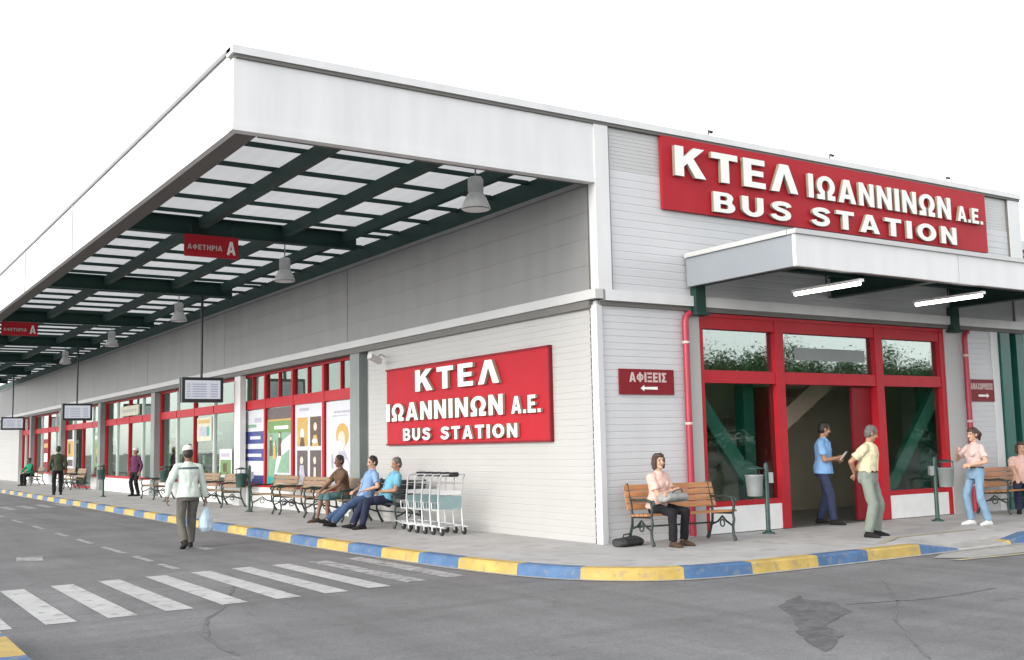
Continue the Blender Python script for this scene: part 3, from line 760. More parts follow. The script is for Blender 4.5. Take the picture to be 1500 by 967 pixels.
def line(text, parent, F, ua, ub, z0, z1, d, th, mats, gap=0.28, name='letter'):
    """ua -> ub in reading direction; letters get their own natural widths"""
    flip = ub < ua
    widths = []; H = z1 - z0
    capH = (lambda v: v.max(0)[1] - v.min(0)[1])(glyph('E')[0])
    for ch in text:
        if ch == ' ': widths.append(None); continue
        v, _ = glyph(ch); widths.append((v.max(0)[0] - v.min(0)[0]) / capH)
    tot = sum((0.55 if w is None else w) for w in widths) + gap * (len(text) - 1) * 0.62
    s = abs(ub - ua) / tot; u = ua; sg = -1 if flip else 1
    for ch, w in zip(text, widths):
        if w is None: u += sg * s * (0.55 + gap * 0.62); continue
        a, b_ = u, u + sg * w * s
        zz1 = z0 + H * 0.2 if ch == '.' else z1
        letter_obj(ch, parent, F, min(a, b_), max(a, b_), z0, zz1, d, th, mats, flip, name)
        u = b_ + sg * s * gap * 0.62
LW = ['letter_white', 'letter_edge']
sg = empty('station_sign', 'long red sign with raised white letters above the entrance porch', 'sign', (5.5, -0.1, 5.05))
def rel(F, root): 
    o = root.location
    return lambda u, d, z: (F(u, d, z)[0] - o.x, F(u, d, z)[1] - o.y, F(u, d, z)[2] - o.z)
F1 = rel(FR, sg)
b = MB(); fbox(b, F1, 1.27, 9.72, 0.045, 0.10, 5.03, 6.2); b.build('board', 'red_sign', sg)
line('ΚΤΕΛ', sg, F1, 1.48, 4.25, 5.57, 6.05, 0.115, 0.06, LW)
line('ΙΩΑΝΝΙΝΩΝ', sg, F1, 4.52, 8.5, 5.56, 5.98, 0.115, 0.05, LW)
line('Α.Ε.', sg, F1, 8.69, 9.5, 5.56, 5.86, 0.115, 0.06, LW)
line('BUS', sg, F1, 2.28, 4.08, 5.08, 5.41, 0.115, 0.05, LW, 0.42)
line('STATION', sg, F1, 4.55, 8.63, 5.08, 5.41, 0.115, 0.05, LW, 0.42)
sg = empty('station_sign', 'shorter red sign with raised white letters on the wall above the trolleys', 'sign', (-0.05, 4.0, 1.5))
F2 = rel(SD, sg)
b = MB(); fbox(b, F2, 1.2, 6.8, 0.004, 0.05, 1.52, 2.95); b.build('board', 'red_sign', sg)
b = MB(); fbox(b, F2, 1.17, 6.83, 0.003, 0.065, 2.951, 2.985); fbox(b, F2, 1.16, 1.199, 0.003, 0.065, 1.5, 2.985); fbox(b, F2, 1.17, 6.83, 0.003, 0.06, 1.485, 1.519)
b.build('border', 'red_dark_sign', sg)
line('ΚΤΕΛ', sg, F2, 5.47, 2.53, 2.48, 2.88, 0.062, 0.06, LW, 0.35)
line('ΙΩΑΝΝΙΝΩΝ', sg, F2, 6.7, 2.45, 1.95, 2.29, 0.062, 0.05, LW)
line('Α.Ε.', sg, F2, 2.19, 1.36, 1.95, 2.23, 0.062, 0.05, LW)
line('BUS STATION', sg, F2, 6.0, 2.03, 1.57, 1.80, 0.062, 0.05, LW, 0.36)
# direction signs
ds = empty('direction_sign', 'small dark red arrivals sign with left arrow on white wall above the bench', 'sign', (0.88, 0, 2.2))
F3 = rel(FR, ds)
b = MB(); fbox(b, F3, 0.36, 1.42, 0.003, 0.035, 2.16, 2.54); b.build('board', 'red_dark_sign', ds)
line('ΑΦΙΞΕΙΣ', ds, F3, 0.54, 1.26, 2.345, 2.49, 0.036, 0.006, ['letter_dim'])
b = MB(); zc = 2.255
b.poly([(-0.13, -0.002), (-0.06, 0.045), (-0.06, 0.016), (0.2, 0.022), (0.2, -0.022), (-0.06, -0.016), (-0.06, -0.045)], 0, 0.006)
b.v = [(x, -0.037 - z, y + 0.055) for x, y, z in b.v]; b.build('arrow', 'letter_white', ds)
ds = empty('direction_sign', 'small dark red departures sign on the white panel right of the right drainpipe', 'sign', (9.3, 0, 2.15))
F3 = rel(FR, ds)
b = MB(); fbox(b, F3, 8.88, 9.71, 0.003, 0.035, 2.1, 2.52); b.build('board', 'red_dark_sign', ds)
line('ΑΝΑΧΩΡΗΣΕΙΣ', ds, F3, 8.95, 9.66, 2.33, 2.45, 0.036, 0.006, ['letter_dim'])
b = MB(); b.poly([(0.22, 0), (0.15, 0.045), (0.15, 0.018), (-0.12, 0.022), (-0.12, -0.022), (0.15, -0.018), (0.15, -0.045)], 0, 0.006)
b.v = [(x, -0.037 - z, y + 0.06) for x, y, z in b.v]; b.build('arrow', 'letter_white', ds)
# red signs hanging from the canopy beams
for i, (y, xc, lab) in enumerate(((7.75, -3.3, 'red platform sign hanging under the nearest canopy beam'), (23.75, -4.3, 'red platform sign farther along the canopy at the left edge'))):
    hs = empty('platform_sign', lab, 'sign', (xc, y, 5.15), 0, 'red platform signs under the canopy')
    b = MB(); b.box((-0.52, -0.03, 0.0), (0.52, 0.03, 0.42)); b.build('board', 'red_sign', hs)
    F4 = lambda u, d, z: (u, -d, z)
    line('ΑΦΕΤΗΡΙΑ', hs, F4, -0.47, 0.2, 0.13, 0.23, 0.031, 0.006, ['letter_dim'])
    line('Α', hs, F4, 0.29, 0.46, 0.07, 0.33, 0.031, 0.006, ['letter_white'])
    for x in (-0.4, 0.4):
        b = MB(); b.tube([(x, 0, 0.42), (x, 0, 0.6), (x, 0.25, 0.62)], 0.012, 6); b.build('hanger', 'steel_green', hs)
# small flood lamps on the parapet over the big sign
proto = empty('sign_lamp', 'small flood lamp on the parapet above the left part of the long sign', 'lamp', (2.36, -0.02, H3), 0, 'flood lamps over the long sign')
b = MB(); b.tube([(0, 0, 0), (0, 0, 0.05), (0, -0.03, 0.08)], 0.012, 6); b.build('arm', 'screen_frame', proto)
b = MB(); b.obox((0, -0.05, 0.075), (0.03, 0, 0), (0, 0.03, 0.015), (0, -0.01, 0.02)); b.build('lamp_head', 'screen_frame', proto)
dup(proto, (5.27, -0.02, H3), 0, 'small flood lamp on the parapet above the middle of the long sign')
dup(proto, (8.62, -0.02, H3), 0, 'small flood lamp on the parapet above the right part of the long sign')

# ------------------------------------------------------------------ lamps, tubes, screens, camera
labs = ['pale bell shaped lamp nearest the front edge of the canopy', 'pale bell shaped lamp, second from the front under the canopy',
        'pale bell shaped lamp, third from the front under the canopy', 'pale bell shaped lamp, fourth from the front under the canopy', 'pale bell shaped lamp, farthest in view under the canopy']
lp = None
for i, lab in enumerate(labs):
    loc = (-1.2, 1.4 + 7.95 * i, 5.06)
    if lp is None:
        lp = empty('pendant_lamp', lab, 'lamp', loc, 0, 'bell lamps under the platform canopy')
        b = MB(); b.lathe([(0.225, 0.0), (0.215, 0.05), (0.18, 0.13), (0.14, 0.21), (0.115, 0.25)], n=24); b.build('lamp_shade', 'lamp_shell', lp)
        b = MB(); b.lathe([(0.11, 0.252), (0.12, 0.27), (0.12, 0.46), (0.09, 0.5)], n=20); b.build('ballast', 'lamp_shell', lp)
        b = MB(); b.tube([(0, 0, 0.5), (0, 0, 0.9)], 0.014, 8); b.build('rod', 'bin_grey', lp)
        b = MB(); b.lathe([(0.205, -0.012), (0.1, -0.03), (0.02, -0.034)], n=24); b.build('lens', 'white_paint', lp)
    else: dup(lp, loc, 0, lab)
for x, lab in ((3.2, 'lit fluorescent tube under the entrance porch above the left side window'), (6.2, 'lit fluorescent tube under the entrance porch above the right side window')):
    t = empty('tube_light', lab, 'lamp', (x, -1.55, 3.7), 0, 'fluorescent tubes under the porch')
    b = MB(); b.box((-0.045, -0.66, 0.028), (0.045, 0.66, 0.07)); b.build('housing', 'white_paint', t)
    b = MB(); b.tube([(0, -0.62, 0), (0, 0.62, 0)], 0.026, 10); b.build('tube', 'tube_lit', t)
    b = MB(); b.tube([(0, 0, 0.071), (0, 0, 0.42)], 0.012, 6); b.build('rod', 'steel_green', t)
labs = ['white lit departure screen hanging nearest under the canopy', 'white lit departure screen in a black case, second along the canopy', 'white lit departure screen at the left edge, farthest along the canopy']
sc = None
for i, lab in enumerate(labs):
    loc = (-0.95, 16.0 + 16.0 * i, 2.74)
    if sc is None:
        sc = empty('departure_screen', lab, 'screen', loc, 0, 'departure screens hanging under the canopy')
        for s_, nm in ((-1, 'front'), (1, 'rear')):
            b = MB(); b.box((-0.55, min(s_ * 0.03, s_ * 0.14), 0), (0.55, max(s_ * 0.03, s_ * 0.14), 0.66)); cs = b.build('case', 'screen_frame', sc)
            b = MB(); b.box((-0.47, min(s_ * 0.141, s_ * 0.146), 0.09), (0.47, max(s_ * 0.141, s_ * 0.146), 0.58)); sp_ = b.build('display', 'screen_lit', cs)
            for r_ in range(6):
                for (xa, xb) in ((-0.43, -0.33), (-0.28, 0.1), (0.2, 0.4)):
                    b.box((xa, min(s_ * 0.147, s_ * 0.149), 0.14 + r_ * 0.065), (xb, max(s_ * 0.147, s_ * 0.149), 0.165 + r_ * 0.065), 1)
            sp_.data = b.mesh('display', ['screen_lit', 'screen_text'])
        b = MB(); b.tube([(0, 0, 0.4), (0, 0, 2.95)], 0.035, 10); b.build('pole', 'screen_frame', sc)
    else: dup(sc, loc, 0, lab)
cc = empty('security_camera', 'pale security camera on a wall bracket above the seated men', 'camera', (-0.04, 6.9, 3.18))
b = MB(); b.obox((-0.28, -0.12, 0.02), (0.14, 0.06, -0.05), (-0.02, 0.05, 0), (0.015, 0.006, 0.05)); b.build('camera_body', 'lamp_shell', cc)
b = MB(); b.tube([(0, 0, 0.08), (-0.1, -0.03, 0.12), (-0.22, -0.1, 0.05)], 0.022, 8); b.build('bracket', 'lamp_shell', cc)

# ------------------------------------------------------------------ posters on the shop windows (outside face of the glass)
def poster(name, lab, y0, y1, z0, z1, rects, mats):
    """y0 = right edge (near), y1 = left edge (far); rects in unit coordinates from left-bottom"""
    o = empty(name, lab, 'poster', (-GX - 0.012, (y0 + y1) / 2, z0))
    w, h = y1 - y0, z1 - z0
    b = MB(); fbox(b, lambda u, d, z: (-d, u, z), -w / 2, w / 2, 0, 0.006, 0, h)
    for k, (mi, shape) in enumerate(rects):
        pts = shape if len(shape) > 2 or not isinstance(shape[0], (int, float)) else None
        d = 0.007 + 0.0012 * (k + 1)
        if isinstance(shape[0], (int, float)):
            a, c, e, f_ = shape; pts = [(a, c), (e, c), (e, f_), (a, f_)]
        vs = [(-d, w / 2 - p[0] * w, p[1] * h) for p in pts]
        b.add(vs, [tuple(range(len(vs)))], mi)
    b.build('sheet', mats, o)
    return o
def ell(cx_, cy_, rx, ry, n=18, a0=0, a1=360): return [(cx_ + rx * math.cos(R(a0 + (a1 - a0) * k / n)), cy_ + ry * math.sin(R(a0 + (a1 - a0) * k / n))) for k in range(n)]
PM = ['poster_white', 'poster_blue', 'poster_yellow', 'poster_brown', 'poster_plum', 'poster_lilac', 'poster_green', 'poster_leaf', 'poster_teal', 'poster_skin', 'paper']
def fig(cx_, y0, h, hair, dress):    # a simple standing figure for printed pictures
    return [(dress, [(cx_ - .07, y0), (cx_ + .07, y0), (cx_ + .045, y0 + h * .55), (cx_ + .06, y0 + h * .72), (cx_ - .06, y0 + h * .72), (cx_ - .045, y0 + h * .55)]),
            (9, ell(cx_, y0 + h * .84, .032, h * .1)), (hair, ell(cx_, y0 + h * .9, .042, h * .07, 12, 0, 180))]
poster('window_poster', 'white window poster with a yellow arch over a pale figure, beside the grey column', 8.70, 10.38, 0.6, 2.5,
       [(5, (0.25, 0.86, 0.8, 0.885)), (5, (0.2, 0.82, 0.7, 0.835)), (2, ell(.52, .60, .2, .14)), (9, ell(.50, .53, .12, .12)), (0, ell(.43, .45, .12, .09)), (5, [(.3, .0), (.75, .0), (.72, .3), (.6, .42), (.4, .42), (.32, .25)]), (0, ell(.66, .2, .1, .12)), (9, ell(.36, .28, .04, .1)), (5, ell(.2, .3, .03, .09))], PM)
poster('window_poster', 'white window poster with four framed pictures in yellow, brown and plum', 10.56, 12.26, 0.6, 2.55,
       [(5, (.15, .9, .5, .935)), (2, (.08, .47, .46, .82)), (3, (.55, .47, .93, .82)), (4, (.08, .04, .46, .42)), (4, (.55, .04, .93, .42)), (0, ell(.27, .62, .08, .07)), (3, [(.18, .47), (.36, .47), (.32, .58), (.22, .58)]), (9, ell(.74, .7, .06, .05)), (2, [(.62, .47), (.86, .47), (.8, .6), (.68, .6)]), (0, ell(.72, .53, .1, .03)), (9, ell(.26, .3, .06, .045)), (5, [(.14, .04), (.4, .04), (.34, .24), (.2, .24)]), (9, ell(.73, .3, .05, .045)), (9, [(.68, .04), (.78, .04), (.77, .22), (.7, .22)])], PM)
poster('window_poster', 'green window poster with small standing figures above a teal band', 12.44, 14.15, 0.42, 2.5,
       [(6, (0, 0, 1, .86)), (4, (0, .86, 1, 1)), (7, (.04, .70, .97, .84)), (2, (.04, .84, .97, .862)), (10, (.3, .74, .85, .78)), (0, [(.3, .2), (.95, .2), (.95, .68), (.62, .6), (.42, .45)]), (6, [(.4, .22), (.9, .22), (.9, .5), (.6, .42)])] + fig(.16, .42, .26, 3, 4) + fig(.52, .42, .3, 3, 3) + fig(.32, .38, .22, 2, 2) + [(8, (.02, .02, .98, .17)), (10, (.35, .08, .7, .115))], PM)
poster('window_poster', 'white window notice with two blue panels, left of the green poster', 14.33, 15.9, 0.42, 2.5,
       [(5, (.5, .84, .85, .9)), (6, (.2, .78, .6, .82)), (1, (.05, .575, .95, .73)), (0, (.3, .63, .8, .67)), (1, (.05, .36, .95, .51)), (0, (.15, .41, .85, .45)), (1, (.0, .04, 1.0, .18)), (0, (.1, .1, .4, .14))], PM)

poster('window_poster', 'pale yellow notice high in the window right of the red doorway bay', 18.75, 20.15, 1.75, 2.45, [(2, (.1, .75, .9, .9)), (5, (.15, .2, .6, .6)), (8, (.66, .2, .85, .6))], ['poster_cream'] + PM[1:])
poster('window_poster', 'small white notice with dark green picture low beside the white column', 16.9, 18.0, 0.7, 1.5, [(7, (.08, .1, .92, .62)), (3, (.3, .2, .6, .5)), (5, (.1, .72, .8, .85))], PM)
poster('window_poster', 'leaf green poster in the window behind the man in dark clothes', 32.9, 34.2, 0.9, 2.3, [(7, (.0, .0, 1, .7)), (2, ell(.5, .45, .25, .12)), (3, ell(.4, .2, .2, .1)), (10, (.1, .8, .9, .9))], ['poster_green'] + PM[1:])
poster('window_poster', 'ochre and white poster in the bay beyond the red doorway', 38.4, 39.8, 0.8, 2.1, [(2, (.05, .4, .95, .95)), (3, (.2, .5, .5, .85)), (4, (.1, .08, .9, .3))], PM)
poster('window_poster', 'dark red poster in the last shop window', 44.4, 45.8, 0.8, 2.2, [(2, (.1, .7, .9, .85)), (10, (.15, .2, .8, .5))], ['red_dark_sign'] + PM[1:])
o = empty('shop_sign', 'pale sign board above the red framed doorway', 'sign', (0.13, 28.2, 2.8))
b = MB(); b.box((0, -1.3, 0), (0.05, 1.3, 0.36)); b.build('board', 'poster_cream', o)
b = MB()
for k in range(5): b.box((-0.006, -1.0 + 0.42 * k, 0.13), (-0.002, -0.75 + 0.42 * k, 0.23))
b.build('pale_blocks', 'bin_grey', o)
# ------------------------------------------------------------------ things seen inside the shops
def shelf(name, lab, x, y, w, mats, seed):
    rnd = random.Random(seed)
    o = empty(name, lab, 'shelf', (x, y, 0.01), 0, 'shop shelves behind the windows')
    b = MB(); b.box((0, -w / 2, 0), (0.45, w / 2, 0.08)); b.box((0.42, -w / 2, 0.081), (0.45, w / 2, 2.1))
    for z in (0.55, 1.0, 1.45, 1.9): b.box((0, -w / 2, z), (0.418, w / 2, z + 0.025))
    b.build('rack', 'bin_grey', o)
    b = MB()
    for z in (0.082, 0.576, 1.026, 1.476):
        yy = -w / 2 + 0.03
        while yy < w / 2 - 0.25:
            ww = rnd.uniform(0.08, 0.24); b.box((0.04, yy, z), (0.36, yy + ww, z + rnd.uniform(0.15, 0.4)), rnd.randrange(len(mats))); yy += ww + 0.02
    b.build('goods', mats, o)
GM = ['shop_red', 'shop_ochre', 'shop_pale', 'shop_green', 'poster_blue', 'black', 'shop_green', 'poster_brown']
shelf('shop_shelf', 'stocked shop shelf behind the window right of the second screen', 0.75, 21.0, 2.6, GM, 1)
shelf('shop_shelf', 'stocked shop shelf behind the window nearest the white column', 0.8, 17.8, 1.5, GM, 2)
shelf('shop_shelf', 'stocked shop shelf inside beyond the red framed doorway', 0.8, 25.9, 1.4, GM, 3)
shelf('shop_shelf', 'stocked shop shelf inside the window behind the standing man in dark clothes', 0.8, 36.3, 3.6, GM, 4)
shelf('shop_shelf', 'stocked shop shelf far inside the last shop window', 0.8, 44.6, 4.0, GM, 5)
o = empty('shop_cabinet', 'tall dark green cabinet behind the window beside the walking man', 'cabinet', (0.8, 19.2, 0.01))
b = MB(); b.box((0, -.38, 0), (.5, .38, 2.0)); b.box((-.05, -.5, 2.002), (.55, .5, 2.3)); b.build('body', 'steel_green_bright', o)
b = MB(); b.box((-.012, -.33, .2), (-.002, .33, 1.0)); b.build('door', 'shop_green', o)
o = empty('shop_counter', 'ochre timber counter and panel inside the red framed doorway', 'counter', (2.0, 29.2, 0.01))
b = MB(); b.box((0, -1.0, 0), (0.6, 1.0, 1.05)); b.build('base', 'shop_ochre', o)
b = MB(); b.box((-0.05, -1.05, 1.052), (0.65, 1.05, 1.1)); b.build('top', 'shop_pale', o)
b = MB(); b.box((1.2, -1.6, 0), (1.25, 1.6, 2.5)); b.build('back_panel', 'shop_ochre', o)

# ------------------------------------------------------------------ benches
def bench_parts(root, wood, L=1.56):
    b = MB()
    for k in range(4): y = -0.21 + 0.105 * k; b.box((-L / 2, y - 0.042, 0.425 - 0.006 * k), (L / 2, y + 0.042, 0.452 - 0.006 * k))
    b.build('seat', wood, root)
    b = MB()
    for k in range(4):
        z = 0.53 + 0.09 * k; y = 0.245 + 0.026 * k
        b.obox((0, y, z), (L / 2, 0, 0), (0, 0.012, -0.004), (0, 0.011, 0.038))
    b.build('backrest', wood, root)
    for x in (-L / 2 + 0.07, L / 2 - 0.07):
        b = MB(); r = 0.02
        b.tube([(x, -0.29, 0.02), (x, -0.25, 0.1), (x, -0.24, 0.2), (x, -0.27, 0.32), (x, -0.25, 0.40), (x, -0.22, 0.42)], [.028, .022, .019, .02, .02, .02], 8)
        b.tube([(x, -0.25, 0.4), (x, -0.28, 0.52), (x, -0.25, 0.62), (x, -0.1, 0.645), (x, 0.08, 0.63), (x, 0.29, 0.64)], [.018, .02, .024, .024, .02, .018], 8)
        b.tube([(x, -0.25, 0.62), (x, -0.31, 0.63), (x, -0.335, 0.59), (x, -0.31, 0.565)], .018, 8)
        b.tube([(x, 0.36, 0.02), (x, 0.30, 0.12), (x, 0.235, 0.28), (x, 0.225, 0.42), (x, 0.25, 0.56), (x, 0.31, 0.74), (x, 0.345, 0.86)], [.028, .022, .02, .02, .02, .019, .022], 8)
        b.tube([(x, -0.24, 0.41), (x, 0.23, 0.395)], 0.019, 8)
        b.tube([(x, -0.245, 0.22), (x, -0.1, 0.28), (x, 0.0, 0.35), (x, 0.1, 0.27), (x, 0.25, 0.22)], 0.015, 8)
        b.tube([(x + 0, 0.0 + 0.05 * math.cos(t), 0.25 + 0.05 * math.sin(t)) for t in [k * math.pi / 5 for k in range(10)]], 0.011, 6, 0, True)
        b.build('end_frame', 'iron_green', root)
    b = MB(); b.tube([(-L / 2 + .07, 0.2, 0.25), (L / 2 - .07, 0.2, 0.25)], 0.013, 6); b.build('tie_rod', 'iron_green', root)
BG = 'cast iron park benches along the station'
bw = empty('park_bench', 'orange wooden bench where the woman with the grey bag sits', 'bench', (0.93, -0.66, 0), R(-6), BG)
bench_parts(bw, 'wood')
dup(bw, (9.25, -0.62, 0), R(2), 'orange wooden bench at the right edge beneath the departures sign')
be = empty('park_bench', 'dark iron bench seating the two men in blue shirts', 'bench', (-0.62, 5.72, 0), R(-90), BG)
bench_parts(be, 'bag_black', 1.9)
bp0 = empty('park_bench', 'iron bench seating the man in a brown shirt before the white poster', 'bench', (-0.62, 7.8, 0), R(-90), BG)
bench_parts(bp0, 'wood_pale')
for y, lab in ((9.75, 'empty pale wooden bench below the poster with four pictures'), (11.6, 'empty pale wooden bench below the green poster'), (15.2, 'empty pale wooden bench in front of the white column'), (17.2, 'empty pale wooden bench just right of the walking man'),
               (21.6, 'empty pale wooden bench just left of the walking man'), (34.0, 'empty pale wooden bench right of the man in dark clothes'), (36.2, 'empty pale wooden bench behind the man in dark clothes'), (43.2, 'pale wooden bench far along with the green shirted person')):
    dup(bp0, (-0.6, y, 0), R(-90), lab)

# ------------------------------------------------------------------ bins on posts
def bin_on_post(lab, loc, rz, bucket_mat):
    o = empty('litter_bin', lab, 'bin', loc, rz, 'litter bins on posts along the pavement')
    b = MB(); b.lathe([(0.10, 0), (0.10, 0.02), (0.05, 0.035), (0.036, 0.06), (0.036, 1.05), (0.02, 1.09)], n=14); b.build('post', 'bin_green', o)
    b = MB(); b.lathe([(0.115, 0.0), (0.14, 0.30), (0.145, 0.31), (0.145, 0.33), (0.125, 0.33), (0.105, 0.02)], (-0.19, 0, 0.58), 20); b.build('bucket', bucket_mat, o)
    b = MB(); b.lathe([(0.15, 0), (0.15, 0.012), (0.02, 0.05)], (-0.19, 0, 1.0), 20)
    for a in (0.6, 2.7, 4.7): b.tube([(-0.19 + 0.125 * math.cos(a), 0.125 * math.sin(a), 0.9 - 0.01), (-0.19 + 0.125 * math.cos(a), 0.125 * math.sin(a), 1.003)], 0.008, 6)
    b.build('lid', 'bin_green', o)
    b = MB(); b.tube([(0, 0, 0.85), (-0.05, 0, 0.85)], 0.02, 8); b.build('bracket', 'bin_green', o)
    b = MB(); b.box((0.03, -0.045, 0.78), (0.10, 0.045, 0.94)); b.build('ashtray', 'bin_grey', o)
    return o
b1 = bin_on_post('pale litter bin on green post before the left entrance window', (2.91, -0.42, 0), R(-30), 'bin_grey')
bin_on_post('grey green litter bin on a post before the right entrance window', (6.64, -0.78, 0), R(150), 'column_grey')
b3 = bin_on_post('dark litter bin on a green post before the blue notice', (-0.85, 12.5, 0), R(-20), 'bin_green')
dup(b3, (-0.8, 19.8, 0), R(60), 'dark litter bin on a post just left of the walking man')
dup(b3, (-1.35, 25.4, 0), R(60), 'dark litter bin on a post left of the red framed doorway')

# ------------------------------------------------------------------ luggage trolleys, nested in a row
tr = None
tl = ['luggage trolley nearest the corner, first of the nested row', 'second luggage trolley from the corner in the nested row', 'middle luggage trolley of the nested row', 'fourth luggage trolley from the corner in the nested row', 'luggage trolley nearest the seated men, last of the nested row']
for i, lab in enumerate(tl):
    loc = (-0.74 + random.uniform(-.012, .012), 3.12 + 0.28 * i, 0)
    if tr is None:
        tr = empty('luggage_trolley', lab, 'trolley', loc, 0, 'nested luggage trolleys by the wall')
        b = MB()
        for s_ in (-1, 1):
            x = 0.22 * s_
            b.tube([(x, -0.02, 0.14), (x, 0.02, 0.55), (x, -0.05, 0.92), (x, -0.12, 0.985)], 0.014, 8)
            b.tube([(x, -0.18, 0.13), (x * 0.95, 0.25, 0.15), (x * 0.7, 0.62, 0.17)], 0.013, 8)
            b.tube([(x, 0.01, 0.40), (x, 0.22, 0.40), (x, 0.24, 0.52)], 0.009, 8)
        for y, z, w in ((-0.02, 0.14, .22), (0.62, 0.17, .155), (0.02, 0.55, .22), (0.0, 0.68, .22), (-0.03, 0.84, .22), (0.25, .15, .21), (.24, .52, .22), (.22, .40, .22)): b.tube([(-w, y, z), (w, y, z)], 0.010, 6)
        for k in range(5): b.tube([(-0.16 + 0.08 * k, 0.02, 0.40), (-0.16 + 0.08 * k, 0.22, 0.40), (-0.16 + 0.08 * k, 0.24, 0.52)], 0.005, 5)
        b.build('frame', 'chrome', tr)
        b = MB(); b.tube([(-0.22, -0.12, 0.985), (0.22, -0.12, 0.985)], 0.013, 10)
        hb = b.build('handle', 'chrome', tr)
        b = MB(); b.tube([(-0.09, -0.12, 0.985), (-0.08, -0.12, 0.985), (0.08, -0.12, 0.985), (0.09, -0.12, 0.985)], [.028, .04, .04, .028], 12); b.build('grip', 'black', hb)
        b = MB(); b.box((-0.205, -0.005, 0.42), (0.205, 0.006, 0.63)); b.build('panel', 'teal_panel', tr)
        b = MB(); b.box((-0.205, -0.012, 0.655), (0.205, 0.0, 0.72)); b.build('label_bar', 'white_paint', tr)
        for x, y in ((-0.21, -0.08), (0.21, -0.08), (0.0, 0.58)):
            b = MB()
            b.tube([(x - 0.018, y, 0.062), (x + 0.018, y, 0.062)], 0.06, 14); w_ = b.build('wheel', 'black', tr)
            b = MB(); b.box((x - 0.026, y - 0.02, 0.06), (x + 0.026, y + 0.02, 0.132)); b.build('fork', 'chrome', w_)
    else: dup(tr, loc, R(random.uniform(-1.5, 1.5)), lab)

# ------------------------------------------------------------------ people
def skin_mat(name, col): return mat(name, col, 0.5, 0.06, 30, spec=0.4)
skin_mat('skin_light', (0.52, 0.31, 0.22)); skin_mat('skin_tan', (0.36, 0.19, 0.12)); skin_mat('skin_dark', (0.20, 0.105, 0.07))
mat('eye_dark', (0.03, 0.02, 0.018), 0.3, 0.02); mat('lip', (0.33, 0.12, 0.10), 0.45, 0.05)
mat('hair_black', (0.018, 0.014, 0.012), 0.5, 0.35, 60, 0.4, 120, streak=(1, 1, .3)); mat('hair_brown', (0.055, 0.03, 0.018), 0.5, 0.35, 60, 0.4, 120, streak=(1, 1, .3)); mat('hair_grey', (0.11, 0.10, 0.095), 0.55, 0.4, 60, 0.4, 120)
def cloth(name, c, v=0.08): return mat(name, c, 0.85, v, 7, 0.25, 70, spec=0.2)
for nm, c in dict(shirt_sky=(0.20, 0.37, 0.62), shirt_cream=(0.58, 0.53, 0.36), shirt_pale=(0.58, 0.66, 0.60), shirt_cyan=(0.15, 0.37, 0.48), shirt_blue=(0.22, 0.34, 0.54), shirt_brown=(0.12, 0.075, 0.045), top_pink=(0.66, 0.44, 0.38), top_white=(0.62, 0.47, 0.44), shirt_green=(0.02, 0.23, 0.13), shirt_olive=(0.06, 0.07, 0.045), shirt_purple=(0.11, 0.032, 0.08), jeans_dark=(0.035, 0.045, 0.09), jeans_light=(0.20, 0.32, 0.44), jeans_mid=(0.06, 0.10, 0.19), trousers_grey=(0.21, 0.24, 0.21), trousers_black=(0.015, 0.015, 0.018), trousers_navy=(0.025, 0.03, 0.06), trousers_taupe=(0.12, 0.115, 0.10), shorts_teal=(0.09, 0.17, 0.18), shoe_black=(0.02, 0.018, 0.018), shoe_white=(0.7, 0.7, 0.68), shoe_brown=(0.07, 0.045, 0.03), cap_white=(0.68, 0.67, 0.63), stripe_dark=(0.08, 0.13, 0.14)).items(): cloth(nm, c)

def V(*a): return Vector(a if len(a) == 3 else a[0])
def rcone(mb, a, b, ra, rb, n=14, flat=(False, False)):
    a, b = V(a), V(b); d = (b - a); d = d.normalized() if d.length > 1e-6 else Vector((0, 0, 1))
    x = d.orthogonal().normalized(); y = d.cross(x); rings = []
    seq = []
    if not flat[0]: seq += [(a - d * ra * math.cos(t), ra * math.sin(t)) for t in (0.15, 0.5, 0.9, 1.25)]
    seq += [(a, ra), (b, rb)]
    if not flat[1]: seq += [(b + d * rb * math.cos(t), rb * math.sin(t)) for t in (1.25, 0.9, 0.5, 0.15)]
    for c, r in seq: rings.append([c + x * (r * math.cos(2 * math.pi * k / n)) + y * (r * math.sin(2 * math.pi * k / n)) for k in range(n)])
    mb.rings(rings, 0, True)
def ellipsoid(mb, c, ax, ay, az, n=16):
    c = V(c); rings = []
    for i in range(1, 10):
        t = math.pi * i / 10; rings.append([c - az * math.cos(t) + ax * (math.sin(t) * math.cos(2 * math.pi * k / n)) + ay * (math.sin(t) * math.sin(2 * math.pi * k / n)) for k in range(n)])
    mb.rings(rings, 0, True)
def loft(mb, secs, n=20):
    mb.rings([[c + x * math.cos(2 * math.pi * k / n) + y * math.sin(2 * math.pi * k / n) for k in range(n)] for c, x, y in secs], 0, True)
def ik(a, b, l1, l2, pole):
    a, b = V(a), V(b); d = b - a; L = min(d.length, (l1 + l2) * 0.999); dn = d.normalized()
    b = a + dn * L
    c = (l1 * l1 - l2 * l2 + L * L) / (2 * L); h = math.sqrt(max(0, l1 * l1 - c * c))
    p = V(pole); p = (p - dn * p.dot(dn)).normalized()
    return a + dn * c + p * h, b
